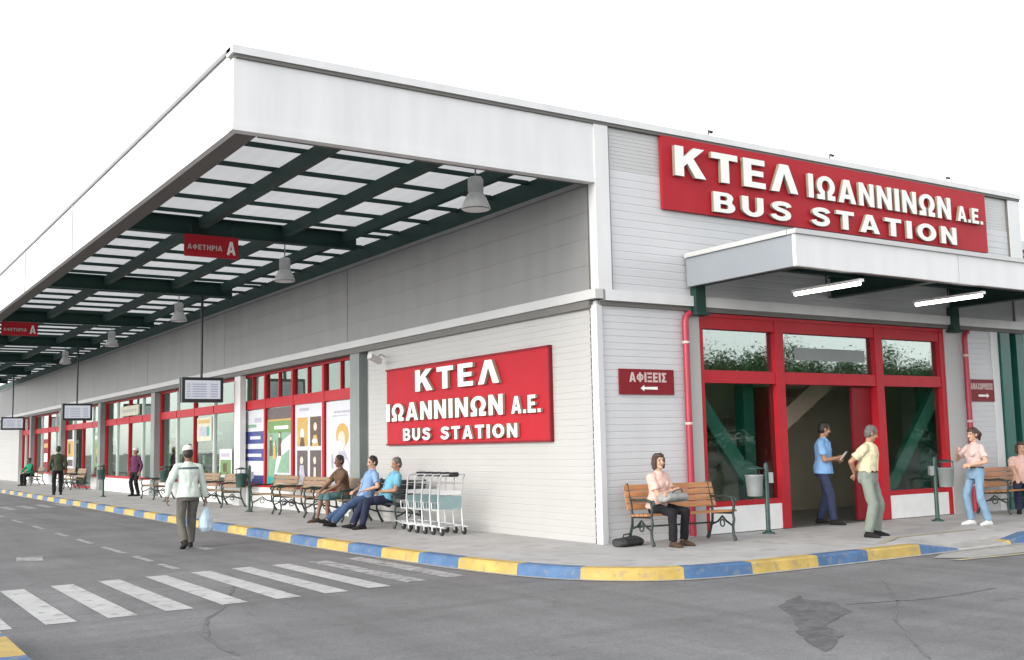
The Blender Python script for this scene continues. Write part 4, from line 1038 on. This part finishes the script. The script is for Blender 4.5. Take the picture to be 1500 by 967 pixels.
def fuse(mb, voxel, smooth=3, folds=0.0, seed=0, freq=9):
    me = mb.mesh('tmp', 'black'); o = bpy.data.objects.new('tmp', me); COL.objects.link(o)
    m = o.modifiers.new('r', 'REMESH'); m.mode = 'VOXEL'; m.voxel_size = voxel; m.use_smooth_shade = True
    m = o.modifiers.new('s', 'SMOOTH'); m.factor = 0.5; m.iterations = smooth
    dg = bpy.context.evaluated_depsgraph_get(); dg.update()
    out = bpy.data.meshes.new_from_object(o.evaluated_get(dg))
    bpy.data.objects.remove(o); bpy.data.meshes.remove(me); out.materials.clear()
    if folds:
        k = len(out.vertices); nr = [v.normal.copy() for v in out.vertices]
        for i, v in enumerate(out.vertices):
            q = v.co * freq + Vector((seed * 7.1, 0, 0)); q.z *= 0.55
            v.co += nr[i] * (folds * (0.45 + mnoise.noise(q) + 0.5 * mnoise.noise(q * 2.3)))
    out.polygons.foreach_set('use_smooth', [True] * len(out.polygons)); out.update()
    return out
def link(name, me, mats, parent):
    me.name = name
    for m in mats: me.materials.append(M[m])
    o = bpy.data.objects.new(name, me); COL.objects.link(o); o.parent = parent; return o

def person(label, loc, face, H=1.74, pelvis=(0, 0, None), lean=0, twist=0, roll=0, head=(0, 0), ankles=None, toes=(8, -8), toe_pitch=(0, 0), knees=None, wrists=None, elbows=None, palms=(None, None), curl=0.5,
           skin='skin_tan', hair='hair_black', style='short', shirt=('shirt_sky', 'short', 'out'), legs=('jeans_dark', 'long'), shoes='shoe_black', vox=0.0065, female=False, seed=0, group=None, bulk=1.0):
    s = H / 1.75
    ang = math.atan2(-face[0], face[1])
    root = empty('person', label, 'person', loc, ang, group)
    pz = pelvis[2] if pelvis[2] is not None else 0.925 * s
    P = V(pelvis[0], pelvis[1], pz)
    Rt = Matrix.Rotation(R(roll), 3, 'Y') @ Matrix.Rotation(R(-lean), 3, 'X')
    u = Rt @ V(0, 0, 1); f = Rt @ V(0, 1, 0); x = Rt @ V(1, 0, 0)
    Tw = Matrix.Rotation(R(twist), 3, u); xs, fs_ = Tw @ x, Tw @ f
    shw = (0.165 if female else 0.185) * s; neck = P + u * 0.515 * s
    sh = [P + u * 0.432 * s + xs * (shw * k) for k in (1, -1)]
    hp = [P + x * (0.092 * s * k) - V(0, 0, 0.01) for k in (1, -1)]
    if ankles is None: ankles = ((0.11, 0.0, 0.085), (-0.11, 0.0, 0.085))
    if knees is None: knees = (f * 1 + V(0.15, 0, 0.25), f * 1 + V(-0.15, 0, 0.25))
    kn = []; an = []
    for i in range(2):
        k, a = ik(hp[i], V(ankles[i]), 0.43 * s, 0.42 * s, V(knees[i])); kn.append(k); an.append(a)
    if wrists is None: wrists = ((0.25, 0.05, pz - 0.06), (-0.25, 0.05, pz - 0.06))
    if elbows is None: elbows = ((0.6, -1, -0.2), (-0.6, -1, -0.2))
    el = []; wr = []
    for i in range(2):
        e, w = ik(sh[i], V(wrists[i]), 0.285 * s, 0.25 * s, V(elbows[i])); el.append(e); wr.append(w)
    hd = Matrix.Rotation(R(head[0]), 3, 'Z') @ (Matrix.Rotation(R(-head[1]), 3, 'X') @ V(0, 1, 0))
    hx = Matrix.Rotation(R(head[0]), 3, 'Z') @ V(1, 0, 0); hu = hx.cross(hd)
    hc = neck + (u * 0.6 + V(0, 0, 1) * 0.4).normalized() * 0.085 * s + hu * 0.075 * s + hd * 0.018 * s
    g = s * bulk
    B = MB()
    # torso and pelvis
    ch = 0.0 if not female else -0.012
    sec = [(-0.10, .12, .10, 0), (-0.03, .158, .115, 0), (0.06, .150, .108, 0), (0.15, .133, .10, .15), (0.26, .148 + ch, .112, .5), (0.36, .162 + ch, .115, .8), (0.43, .15 + ch, .095, 1), (0.49, .08, .065, 1), (0.53, .052, .052, 1)]
    loft(B, [(P + u * t * s, (x.lerp(xs, w)) * a * g, (f.lerp(fs_, w)) * c * g) for t, a, c, w in sec])
    rcone(B, neck - u * 0.04 * s, hc - hu * 0.05 * s - hd * 0.015 * s, 0.056 * s, 0.05 * s)
    ellipsoid(B, hc + hu * 0.03 * s - hd * 0.004 * s, hx * .074 * s, hd * .094 * s, hu * .094 * s)
    ellipsoid(B, hc + hd * 0.02 * s - hu * 0.052 * s, hx * .056 * s, hd * .066 * s, hu * .064 * s)
    ellipsoid(B, hc + hd * 0.062 * s - hu * 0.092 * s, hx * .026 * s, hd * .022 * s, hu * .02 * s)
    rcone(B, hc + hd * 0.088 * s + hu * 0.012 * s, hc + hd * 0.106 * s - hu * 0.026 * s, 0.009 * s, 0.0155 * s, 10)
    for k in (1, -1):
        ellipsoid(B, hc + hx * (0.077 * k * s) - hd * 0.012 * s - hu * 0.005 * s, hx * .012 * s, hd * .018 * s, hu * .032 * s, 10)
        ellipsoid(B, hc + hx * (0.034 * k * s) + hd * 0.07 * s - hu * 0.025 * s, hx * .026 * s, hd * .02 * s, hu * .022 * s, 10)
    for i, k in enumerate((1, -1)):
        ellipsoid(B, sh[i], xs * .06 * g, fs_ * .056 * g, u * .058 * g, 12)
        rcone(B, neck - u * .05 * s + xs * (.03 * s * k), sh[i] + u * .012 * s, .045 * s, .046 * g)
        rcone(B, sh[i], el[i], 0.049 * g, 0.038 * g); rcone(B, el[i], wr[i], 0.039 * g, 0.026 * g)
        # hand
        d = (wr[i] - el[i]).normalized()
        pn = V(palms[i]) if palms[i] is not None else (x * (-k))
        pn = (pn - d * pn.dot(d)).normalized(); tt = pn.cross(d) * k
        if palms[i] is None and tt.dot(f) < 0: tt = -tt
        w = wr[i]; hs = s
        ellipsoid(B, w + d * .048 * hs, tt * .039 * hs, d * .056 * hs, pn * .016 * hs, 12)
        for off, ln in ((.029, .066), (.0095, .076), (-.0100, .07), (-.0295, .054)):
            a = w + d * .086 * hs + tt * off * hs * 1.02; c1 = curl * 0.8; c2 = curl * 1.9
            b_ = a + (d * math.cos(c1) + pn * math.sin(c1)) * ln * .55 * hs; c_ = b_ + (d * math.cos(c2) + pn * math.sin(c2)) * ln * .5 * hs
            rcone(B, a, b_, .0085 * hs, .008 * hs, 8); rcone(B, b_, c_, .008 * hs, .0068 * hs, 8)
        a = w + d * .028 * hs + tt * .03 * hs; b_ = a + (tt * .7 + d * .65 + pn * .25).normalized() * .036 * hs; c_ = b_ + (tt * .25 + d * .9 + pn * (.3 + curl * .3)).normalized() * .032 * hs
        rcone(B, a, b_, .0115 * hs, .010 * hs, 8); rcone(B, b_, c_, .0095 * hs, .0078 * hs, 8)
        # leg
        rcone(B, hp[i], kn[i], 0.078 * g, 0.052 * g); rcone(B, kn[i], an[i], 0.05 * g, 0.034 * s)
        cf = kn[i].lerp(an[i], .3); ellipsoid(B, cf - f * .012, x * .05 * g, f * .05 * g, (an[i] - kn[i]).normalized() * .12, 10)
        fd = Matrix.Rotation(R(-toes[i]), 3, 'Z') @ (Matrix.Rotation(R(toe_pitch[i]), 3, 'X') @ V(0, 1, 0)); fx = fd.cross(V(0, 0, 1)).normalized(); fu = fx.cross(fd)
        rcone(B, an[i] - fu * .035, an[i] + fd * .12 * s - fu * .055, .032 * s, .022 * s, 10)
    me = fuse(B, vox, 2)
    # eyes, brows and mouth coloured on the face
    ey = [hc + hx * (.033 * k * s) + hd * .08 * s + hu * .012 * s for k in (1, -1)]; mo = hc + hd * .088 * s - hu * .06 * s
    idx = []
    for p in me.polygons:
        c = p.center; mi = 0
        if (c - hc).length < .16 * s and (c - hc).dot(hd) > .03 * s:
            for e_ in ey:
                q = c - e_
                if (q.dot(hx) / .015) ** 2 + (q.dot(hu) / .0085) ** 2 < s * s: mi = 1
                q = q - hu * .022 * s
                if (q.dot(hx) / .019) ** 2 + (q.dot(hu) / .006) ** 2 < s * s: mi = 3
            q = c - mo
            if (q.dot(hx) / .025) ** 2 + (q.dot(hu) / .008) ** 2 < s * s: mi = 2
        idx.append(mi)
    for m_ in (skin, 'eye_dark', 'lip', hair): me.materials.append(M[m_])
    me.polygons.foreach_set('material_index', idx)
    me.name = 'body'; bo = bpy.data.objects.new('body', me); COL.objects.link(bo); bo.parent = root
    # hair
    Hh = MB()
    ellipsoid(Hh, hc + hu * .045 * s - hd * .018 * s, hx * .083 * s, hd * .094 * s, hu * .09 * s)
    ellipsoid(Hh, hc + hu * .0 * s - hd * .042 * s, hx * .079 * s, hd * .066 * s, hu * .085 * s)
    if style == 'bob':
        for k in (1, -1): loft(Hh, [(hc + hx * .07 * k * s + hu * .06 * s - hd * .01 * s, hx * .03 * s, hd * .06 * s), (hc + hx * .083 * k * s - hu * .03 * s - hd * .015 * s, hx * .025 * s, hd * .055 * s), (hc + hx * .075 * k * s - hu * .1 * s - hd * .02 * s, hx * .028 * s, hd * .045 * s)], 12)
        ellipsoid(Hh, hc - hd * .06 * s - hu * .04 * s, hx * .085 * s, hd * .06 * s, hu * .10 * s)
        ellipsoid(Hh, hc + hu * .085 * s + hd * .03 * s, hx * .07 * s, hd * .06 * s, hu * .045 * s)
    if style == 'tail':
        rcone(Hh, hc - hd * .09 * s + hu * .05 * s, hc - hd * .16 * s + hu * .0 * s, .045 * s, .04 * s); rcone(Hh, hc - hd * .15 * s, hc - hd * .15 * s - hu * .10 * s, .04 * s, .018 * s)
        ellipsoid(Hh, hc + hu * .08 * s + hd * .03 * s, hx * .066 * s, hd * .06 * s, hu * .045 * s)
    if style != 'cap': link('hair', fuse(Hh, vox * 1.1, 2, .007, seed, 34), [hair], root)
    else:
        link('hair', fuse(Hh, vox * 1.2, 2, .003, seed), [hair], root)
        C = MB(); ellipsoid(C, hc + hu * .072 * s - hd * .008 * s, hx * .09 * s, hd * .105 * s, hu * .082 * s)
        loft(C, [(hc + hu * .072 * s + hd * .07 * s, hx * .075 * s, hd * .03 * s), (hc + hu * .062 * s + hd * .09 * s, hx * .078 * s, hd * .075 * s)], 16)
        link('cap', fuse(C, vox * 1.1, 1), ['cap_white'], root)
    # trousers
    T = MB(); tm, tl_ = legs; full = 1.0
    top = 0.10 if shirt[2] != 'tucked' else 0.115
    if shirt[2] == 'out': loft(T, [(P - u * .13 * s, x * .135 * g, f * .112 * g), (P - u * .07 * s, x * .158 * g, f * .122 * g), (P + u * .0 * s, x * .152 * g, f * .112 * g), (P + u * .06 * s, x * .146 * g, f * .108 * g)])
    else: loft(T, [(P - u * .11 * s, x * .135 * g, f * .118 * g), (P - u * .04 * s, x * .172 * g, f * .132 * g), (P + u * .03 * s, x * .168 * g, f * .128 * g), (P + u * top * s, x * .158 * g, f * .12 * g)])
    for i in range(2):
        wk = 1.0 if not female else 0.9
        rcone(T, hp[i], kn[i], 0.085 * g * wk, 0.066 * g * wk, 16)
        if tl_ == 'long': rcone(T, kn[i], an[i] + (kn[i] - an[i]).normalized() * .005, 0.068 * g * wk, 0.062 * g, 16, (False, True))
        else: rcone(T, kn[i], kn[i] + (an[i] - kn[i]) * .12, .074 * g, .082 * g, 16, (False, True))
    link('trousers' if tl_ == 'long' else 'shorts', fuse(T, vox * 1.25, 3, .011, seed + 3, 11), [tm], root)
    # shirt
    S = MB(); sm_, sl, tuck = shirt
    low = {'out': -0.02 if pz < .7 else -0.07, 'tucked': 0.075, 'crop': 0.13}[tuck]
    sec = [(low, .198, .158, 0), (max(low + .05, 0.04), .186, .146, 0), (0.17, .158, .124, .15), (0.27, .168 + ch, .132, .5), (0.36, .18 + ch, .134, .8), (0.43, .17 + ch, .112, 1), (0.467, .135 + ch, .094, 1), (0.495, .088, .076, 1), (0.515, .066, .066, 1)]
    if tuck != 'out': sec[0] = (low, .163, .126, 0); sec[1] = (low + .04, .166, .128, 0)
    if tuck == 'crop': sec = [(low, .14, .108, 0), (0.2, .146, .112, .2)] + sec[3:]
    loft(S, [(P + u * t * s, (x.lerp(xs, w)) * a * g, (f.lerp(fs_, w)) * c * g) for t, a, c, w in sec], 22)
    if female:
        for k in (1, -1): ellipsoid(S, P + u * .33 * s + xs * .07 * k * s + fs_ * .10 * g, xs * .062 * s, fs_ * .05 * s, u * .06 * s, 12)
    for i in range(2):
        rcone(S, neck - u * .055 * s + xs * (.03 * s * (1, -1)[i]), sh[i] + u * .008 * s - xs * (.006 * s * (1, -1)[i]), .054 * s, .060 * g)
        if sl == 'none': continue
        if sl == 'short':
            e_ = sh[i].lerp(el[i], .68); rcone(S, sh[i], e_, .060 * g, .062 * g, 14, (False, True))
        else:
            rcone(S, sh[i], el[i], .059 * g, .052 * g); rcone(S, el[i], el[i].lerp(wr[i], .93), .052 * g, .042 * g, 14, (False, True))
    so = link('shirt', fuse(S, vox * 1.25, 3, .013, seed + 5, 11), [sm_], root)
    Cc = MB()
    if sl != 'none':
        loft(Cc, [(P + u * .495 * s, xs * .082 * s, fs_ * .07 * s), (P + u * .52 * s + fs_ * .006, xs * .066 * s, fs_ * .062 * s), (P + u * .535 * s, xs * .06 * s, fs_ * .058 * s)], 18)
        Cc.build('collar', sm_, so)
    if sl == 'short' and not female or tuck == 'tucked':    # front placket and breast pocket
        K = MB()
        for t0, t1 in ((.47, .36), (.36, .26), (.26, .16), (.16, max(low + .03, .05))):
            rr_ = lambda t: {True: .137, False: .134}[t > .3] - max(0, t - .40) * .55
            K.obox(P + u * ((t0 + t1) / 2) * s + fs_ * ((rr_(t0) + rr_(t1)) / 2 + .006) * g, xs * .014, u * ((t0 - t1) / 2 * s), fs_ * .004)
        K.build('placket', sm_, so)
    if tuck != 'out':
        K = MB(); loft(K, [(P + u * .075 * s, x * .172 * g, f * .134 * g), (P + u * .105 * s, x * .170 * g, f * .132 * g)], 22); K.build('belt', 'shoe_brown', root)
    # shoes
    for i in range(2):
        fd = Matrix.Rotation(R(-toes[i]), 3, 'Z') @ (Matrix.Rotation(R(toe_pitch[i]), 3, 'X') @ V(0, 1, 0)); fx = fd.cross(V(0, 0, 1)).normalized(); fu = fx.cross(fd)
        base = an[i] - fu * 0.085; K = MB(); rings = []
        for t, w, h in ((-.075, .028, .05), (-.05, .038, .085), (0, .043, .105), (.05, .043, .09), (.10, .047, .066), (.15, .043, .052), (.185, .028, .04), (.2, .012, .025)):
            rings.append([base + fd * t * s + fx * (w * s * math.cos(a)) + fu * (h * s * max(0.0, 0.42 + 0.58 * math.sin(a) if math.sin(a) > -.72 else 0.0)) for a in [2 * math.pi * k / 16 for k in range(16)]])
        K.rings(rings, 0, True); K.build('shoe', shoes, root)
    root['_k'] = 0; del root['_k']
    return root, dict(hc=hc, wr=wr, el=el, P=P, neck=neck, sh=sh, u=u, f=f, x=x)

# woman seated on the orange bench
person('seated woman with dark bobbed hair, pink top and black trousers on the orange bench', (0.50, -0.60, 0), (0.12, -1), 1.62, (0, 0.02, 0.545), lean=4, head=(-14, -2),
       ankles=((0.12, 0.40, 0.085), (-0.14, 0.36, 0.085)), wrists=((-0.06, 0.26, 0.76), (0.08, 0.30, 0.73)), elbows=((1, -0.3, -0.6), (-1, -0.3, -0.6)), palms=((0, -1, -0.4), (0, -1, -0.4)),
       skin='skin_light', hair='hair_brown', style='bob', shirt=('top_pink', 'short', 'out'), legs=('trousers_black', 'long'), shoes='shoe_brown', female=True, seed=1)
o = empty('handbag', 'soft grey bag lying on the lap of the seated woman', 'bag', (0.58, -0.86, 0.625), R(6))
b = MB()
loft(b, [(V(-.23, 0, .02), V(0, .08, 0), V(0, 0, .03)), (V(-.19, 0, .05), V(0, .13, 0), V(0, 0, .06)), (V(0, 0, .06), V(0, .15, 0), V(0, 0, .075)), (V(.17, -.01, .05), V(0, .13, 0), V(0, 0, .065)), (V(.24, -.01, .02), V(0, .07, 0), V(0, 0, .03))], 16)
me = fuse(b, .012, 2, .012, 4); link('bag_body', me, ['bag_grey'], o)
b = MB(); b.tube([(-.12, -.08, .1), (-.08, -.12, .15), (.04, -.13, .16), (.1, -.1, .1)], .009, 6); b.build('strap', 'bag_black', o)
o = empty('holdall', 'flat black bag on the pavement left of the orange bench', 'bag', (0.10, -0.42, 0), R(12))
b = MB(); loft(b, [(V(-.24, 0, .05), V(0, .09, 0), V(0, 0, .045)), (V(-.18, 0, .06), V(0, .14, 0), V(0, 0, .06)), (V(.15, 0, .065), V(0, .15, 0), V(0, 0, .064)), (V(.24, 0, .05), V(0, .1, 0), V(0, 0, .05))], 16)
link('bag_body', fuse(b, .012, 2, .01, 6), ['bag_black'], o)
b = MB(); b.tube([(-.1, 0, .11), (-.06, .02, .16), (.06, .02, .165), (.1, 0, .12)], .01, 6); b.build('handle', 'bag_black', o)
# man in blue shirt stepping out of the doorway
_, k = person('man in sky blue shirt and dark jeans holding paper in the doorway', (4.88, 0.14, 0), (0.49, -0.87), 1.76, lean=2, head=(32, 12),
       ankles=((0.12, 0.16, 0.085), (-0.12, -0.12, 0.088)), toe_pitch=(0, -3), wrists=((0.06, 0.26, 1.12), (-0.09, 0.25, 1.08)), elbows=((1, -1, -0.6), (-1, -1, -0.6)), palms=((-1, 0, .3), (1, 0, .3)),
       skin='skin_tan', hair='hair_black', shirt=('shirt_sky', 'short', 'out'), legs=('jeans_dark', 'long'), shoes='shoe_black', seed=2)
o = empty('paper_sheet', 'white folded paper held by the man in the doorway', 'paper', (5.04, -0.15, 1.10), R(-150.6))
b = MB(); b.obox((0, 0.02, 0.05), (0.085, 0, 0), (0, 0.05, 0.07), (0, 0.002, -0.0015)); b.build('sheet', 'paper', o)
# older man in a cream shirt, hands behind his back, looking down to the right
person('older man in cream shirt and grey trousers walking with hands behind his back', (3.50, -1.88, 0), (0.30, -0.95), 1.66, lean=5, head=(42, 18),
       ankles=((0.13, 0.02, 0.085), (-0.17, 0.02, 0.085)), toes=(14, -30), toe_pitch=(0, -3), wrists=((0.05, -0.18, 0.93), (-0.05, -0.19, 0.95)), elbows=((1, -0.8, 0), (-1, -0.8, 0)), palms=((0, -1, 0), (0, -1, 0)),
       skin='skin_tan', hair='hair_grey', shirt=('shirt_cream', 'short', 'tucked'), legs=('trousers_grey', 'long'), shoes='shoe_black', seed=3, bulk=1.08)
# woman in jeans
person('standing woman in light blue jeans with brown hair tied back', (6.38, -1.72, 0), (-0.82, 0.25), 1.60, lean=-2, head=(6, 4),
       ankles=((0.10, 0.05, 0.085), (-0.12, -0.10, 0.085)), wrists=((0.10, 0.24, 1.18), (-0.16, 0.20, 0.98)), elbows=((1, -0.6, -0.8), (-1, -0.8, -0.4)), palms=((-0.6, -0.6, .2), (0, -1, 0)),
       skin='skin_light', hair='hair_brown', style='tail', shirt=('top_white', 'short', 'crop'), legs=('jeans_light', 'long'), shoes='shoe_white', female=True, seed=4)
# person on the right bench
person('person in dark trousers seated on the bench at the right edge', (9.45, -0.66, 0), (-0.8, -0.6), 1.70, (0, 0.02, 0.545), lean=-8, head=(8, 4),
       ankles=((0.13, 0.36, 0.085), (-0.12, 0.42, 0.085)), wrists=((0.14, 0.40, 0.66), (-0.12, 0.42, 0.66)), elbows=((1, 0, -0.4), (-1, 0, -0.4)), palms=((0, 0, -1), (0, 0, -1)),
       skin='skin_light', hair='hair_brown', style='bob', shirt=('top_pink', 'short', 'out'), legs=('trousers_navy', 'long'), shoes='shoe_black', seed=5)
# walker in the road
_, k = person('man in pale shirt and white cap walking away on the road', (-4.32, 5.62, -0.136), (0.03, 1), 1.70, lean=3, head=(4, 4),
       ankles=((0.09, 0.16, 0.085), (-0.09, -0.16, 0.115)), toe_pitch=(6, -22), toes=(6, -6), wrists=((0.31, 0.06, 0.80), (-0.33, 0.02, 0.84)), elbows=((1, -0.7, 0), (-1, -0.7, 0)),
       skin='skin_dark', hair='hair_black', style='cap', shirt=('shirt_pale', 'long', 'out'), legs=('trousers_taupe', 'long'), shoes='shoe_black', seed=6, bulk=1.04)
wk = _
b = MB()
PP, uu_, ff_, xx_ = k['P'], k['u'], k['f'], k['x']
loft(b, [(PP + uu_ * .395, xx_ * .188, ff_ * .143), (PP + uu_ * .425, xx_ * .182, ff_ * .135)], 22)
b.build('shoulder_stripe', 'stripe_dark', wk)
o = empty('plastic_bag', 'pale blue plastic bag carried in the right hand of the walking man', 'bag', (-3.99, 5.68, 0.12), R(20))
b = MB()
loft(b, [(V(0, 0, 0), V(.09, 0, 0), V(0, .05, 0)), (V(0, 0, .06), V(.13, 0, 0), V(0, .08, 0)), (V(0, 0, .2), V(.12, 0, 0), V(0, .07, 0)), (V(0, 0, .31), V(.07, 0, 0), V(0, .035, 0)), (V(0, 0, .38), V(.02, 0, 0), V(0, .015, 0))], 16)
link('bag_body', fuse(b, .012, 2, .016, 9), ['plastic_bag'], o)
b = MB(); b.tube([(-.015, 0, .37), (-.02, 0, .44), (0, 0, .48), (.02, 0, .44), (.015, 0, .37)], .008, 6); b.build('handle', 'plastic_bag', o)
# three seated men facing the road
SM = 'men seated on the platform benches'
person('seated man in cyan shirt and dark trousers leaning back beside the trolleys', (-0.66, 5.42, 0), (-1, 0.1), 1.72, (0, 0.10, 0.525), lean=-24, head=(10, 10),
       ankles=((0.13, 0.70, 0.085), (-0.10, 0.60, 0.085)), toe_pitch=(10, 0), wrists=((0.24, 0.14, 0.64), (-0.12, 0.22, 0.66)), elbows=((1, -0.5, -0.6), (-1, -0.5, -0.6)), palms=((0, 0, -1), (0, 0, -1)),
       skin='skin_tan', hair='hair_grey', shirt=('shirt_cyan', 'short', 'out'), legs=('trousers_navy', 'long'), shoes='shoe_black', seed=7, vox=.008)
person('seated man in light blue shirt and jeans, middle of the three', (-0.66, 6.4, 0), (-1, 0.06), 1.74, (0, 0.06, 0.525), lean=-18, head=(4, 8),
       ankles=((0.06, 0.86, 0.09), (-0.14, 0.76, 0.085)), toe_pitch=(22, 10), wrists=((0.14, 0.22, 0.64), (-0.24, 0.16, 0.66)), elbows=((1, -0.5, -0.6), (-1, -0.5, -0.6)), palms=((0, 0, -1), (0, 0, -1)),
       skin='skin_light', hair='hair_black', shirt=('shirt_blue', 'short', 'out'), legs=('jeans_mid', 'long'), shoes='shoe_black', seed=8, vox=.008)
person('seated man in brown shirt and teal shorts', (-0.62, 7.62, 0), (-1, 0.0), 1.72, (0, 0.0, 0.535), lean=8, head=(8, 4),
       ankles=((0.12, 0.52, 0.085), (-0.12, 0.40, 0.085)), wrists=((0.16, 0.44, 0.60), (-0.14, 0.42, 0.62)), elbows=((1, -0.3, -0.6), (-1, -0.3, -0.6)), palms=((0, 0, -1), (0, 0, -1)),
       skin='skin_dark', hair='hair_black', shirt=('shirt_brown', 'short', 'out'), legs=('shorts_teal', 'short'), shoes='shoe_brown', seed=9, vox=.008)
# far along the platform
person('standing man in dark clothes near the kerb far along the platform', (-2.15, 28.9, 0), (0.1, 1), 1.76, ankles=((0.11, 0.02, 0.085), (-0.11, -0.02, 0.085)), skin='skin_tan', hair='hair_black', shirt=('shirt_olive', 'long', 'out'), legs=('trousers_black', 'long'), seed=10, vox=.014)
person('person in bright green shirt seated far along at the left edge', (-0.78, 43.0, 0), (-1, -0.4), 1.7, (0, 0, 0.535), lean=12, ankles=((0.12, 0.4, 0.085), (-0.12, 0.4, 0.085)), wrists=((0.15, 0.4, 0.62), (-0.15, 0.4, 0.62)), elbows=((1, 0, -0.5), (-1, 0, -0.5)),
       skin='skin_dark', hair='hair_black', shirt=('shirt_green', 'long', 'out'), legs=('trousers_black', 'long'), seed=11, vox=.016)
person('person in purple shirt and white cap standing by a column', (-0.42, 24.9, 0), (-0.9, -0.4), 1.62, ankles=((0.1, 0.03, 0.085), (-0.1, -0.04, 0.085)), skin='skin_tan', hair='hair_black', style='cap', shirt=('shirt_purple', 'long', 'out'), legs=('trousers_black', 'long'), seed=12, vox=.014)

# ------------------------------------------------------------------ trees across the road (seen mirrored in the glass)
def tree_proto(seed, h):
    rnd = random.Random(seed)
    o = empty('tree', '', 'tree', (0, 0, -0.16), 0, 'low bushy trees across the road')
    b = MB(); b.tube([(0, 0, 0), (0.05, 0, h * .25), (-0.05, .05, h * .5), (0.1, 0, h * .8)], [.22, .17, .12, .04], 10)
    tips = []
    for k in range(15):
        a = rnd.uniform(0, 6.28); z0 = h * rnd.uniform(.08, .5); L = h * rnd.uniform(.25, .42)
        p0 = V(0, 0, z0); p1 = p0 + V(math.cos(a) * L * .5, math.sin(a) * L * .5, L * .35); p2 = p0 + V(math.cos(a) * L, math.sin(a) * L, L * .6)
        b.tube([p0, p1, p2], [.08, .05, .02], 7); tips += [p1, p2]
    b.build('trunk', 'bark', o)
    tips += [V(0, 0, h * .75), V(0, 0, h * .88), V(.4, .2, h * .65)] + [V(math.cos(a_) * h * .26, math.sin(a_) * h * .26, h * (.66 + .1 * (j_ % 2))) for j_, a_ in enumerate([k_ * 0.785 for k_ in range(8)])]
    c = MB()
    for t in tips:
        for k in range(900):
            q = t + V(rnd.gauss(0, 1), rnd.gauss(0, 1), rnd.gauss(0, .75)) * h * .072
            n = V(rnd.gauss(0, 1), rnd.gauss(0, 1), rnd.gauss(0, 1)).normalized(); a_ = n.orthogonal().normalized() * rnd.uniform(.035, .07); b_ = n.cross(a_).normalized() * rnd.uniform(.02, .04)
            c.add([q - a_, q + b_, q + a_, q - b_], [(0, 1, 2, 3)])
    c.build('crown', 'leaf', o); return o
t1, t2 = tree_proto(3, 5.3), tree_proto(5, 5.9)
spots = [(16.5, -18, 't1'), (19.3, -19, 't2'), (22.4, -18.2, 't1'), (25.2, -19.2, 't2'), (28.3, -18.4, 't1'), (31.5, -19, 't2'), (34.8, -18.4, 't1'), (38, -19, 't2')]
for i, (x, y, w) in enumerate(spots):
    src = t1 if w == 't1' else t2
    nth = ['first', 'second', 'third', 'fourth', 'fifth', 'sixth', 'seventh', 'eighth'][i]
    lab = nth + ' bushy tree from the left in the row across the road'
    if i < 2: src.location = (x, y, -0.16); src['label'] = lab
    else: dup(src, (x, y, -0.16), i * 1.3, lab)
